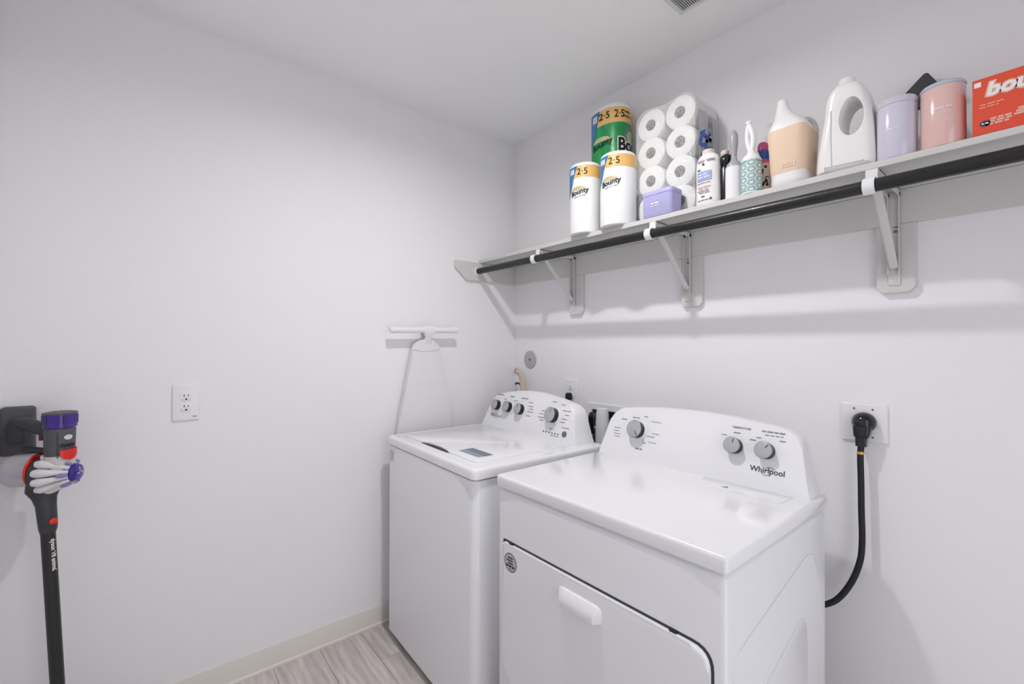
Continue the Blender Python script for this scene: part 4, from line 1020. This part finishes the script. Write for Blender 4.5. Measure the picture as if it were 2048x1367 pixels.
for k in range(3):
    a = math.radians(90+120*k); r_ = .0125
    poly2(bm, [(.0015*math.cos(a+1.2), .004+.0015*math.sin(a+1.2)), (r_*math.cos(a-.12), .004+r_*math.sin(a-.12)), (r_*math.cos(a+.16), .004+r_*math.sin(a+.16)), (.002*math.cos(a+2), .004+.002*math.sin(a+2))])
o_ = ax_pt(.0525); link_flat('fan_mark', wrap(bm, lambda u, v: o_-PX*u+Vector((0, 0, v))-AX*max(0, (u*u+v*v)*10-.0004)), 'box_white', cp_)
bm = BM(); lathe(bm, [(.0485, -.058), (.0500, -.0565), (.0500, -.054), (.0485, -.0525)], ax_pt(0, .95), AX, 40); link('red_ring', bm, 'vac_red', t)
bm = BM(); lathe(bm, [(.0478, -.056), (.0475, -.08), (.0465, -.108), (.042, -.118), (.0, -.121)], ax_pt(0, .953), AX, 36); link('dust_bin', bm, 'vac_bin', t)
bm = BM(); lathe(bm, [(.026, -.055), (.024, -.10), (.0, -.102)], ax_pt(0, .953), AX, 24); link('bin_shroud', bm, 'chrome_grey', t)
# grip, battery and trigger reaching back to the dock
bm = BM(); tube(bm, spline([(.070, -1.992, 1.086), (.082, -1.980, 1.086), (.105, -1.955, 1.075), (.140, -1.918, 1.060)], 5), [.017]*6+[.0185]*10, 18); link('grip', bm, 'vac_dark', t)
bm = BM(); tube(bm, [(.080, -1.980, 1.007), (.145, -1.922, 1.003)], .010, 12); link('battery_arm', bm, 'vac_dark', t)
bm = BM(); loft_rr(bm, [(.126, -1.942, 1.036, .008, .009, .003), (.127, -1.941, 1.048, .011, .012, .004), (.129, -1.938, 1.062, .012, .012, .004)]); link('trigger', bm, 'vac_trigger', t)
# neck, release button, wand, floor head
WT, WB = Vector((.165, -1.922, .79)), Vector((.150, -1.888, .075))
bm = BM()
def osec(c, z, wy, wx, n=24): return [Vector((c[0]+wx*math.cos(a), c[1]+wy*math.sin(a), z)) for a in [2*math.pi*k/n for k in range(n)]]
ring_faces(bm, [osec((.150, -1.934), .915, .036, .026), osec((.153, -1.934), .892, .037, .026), osec((.158, -1.930), .872, .027, .024), osec((.161, -1.926), .850, .023, .023), osec((.163, -1.922), .80, .0215, .022), osec((.163, -1.921), .782, .0205, .021), osec((.163, -1.921), .768, .017, .0175)])
nk = link('neck', bm, 'vac_dark', t)
bm = BM(); lathe(bm, [(.0085, 0), (.0095, .002), (.009, .005), (.006, .0065), (0, .0068)], (.183, -1.909, .806), (.93, .37, 0), 16); link('wand_release', bm, 'vac_red', nk)
bm = BM(); n_ = 16; d_ = WB-WT
tube(bm, [WT+d_*(k/n_) for k in range(n_+1)], .0165, 24); wd = link('wand', bm, 'vac_wand', t)
dn = d_.normalized(); fc = (CAM-WT); fc = (fc-dn*fc.dot(dn)).normalized(); rt_ = dn.cross(fc).normalized()
if rt_.y < 0: rt_ = -rt_
def wand_map(u, v):      # u down the wand, v across
    a = v/.0165+.55
    return WT+dn*u+(fc*math.cos(a)+rt_*math.sin(a))*.0172
bm = BM(); text2(bm, 'dyson V8 animal', .085, 0, .0145, bold=.0004); link_flat('wand_lettering', wrap(bm, lambda u, v: wand_map(u, v), .01), 'box_white', wd)
bm = BM(); loft_rr(bm, [(.170, -1.885, .004, .10, .235, .03), (.170, -1.885, .012, .11, .245, .035), (.165, -1.885, .045, .10, .24, .035), (.160, -1.887, .062, .06, .12, .025), (.152, -1.888, .085, .036, .040, .016)]); link('floor_head', bm, 'vac_dark', t)
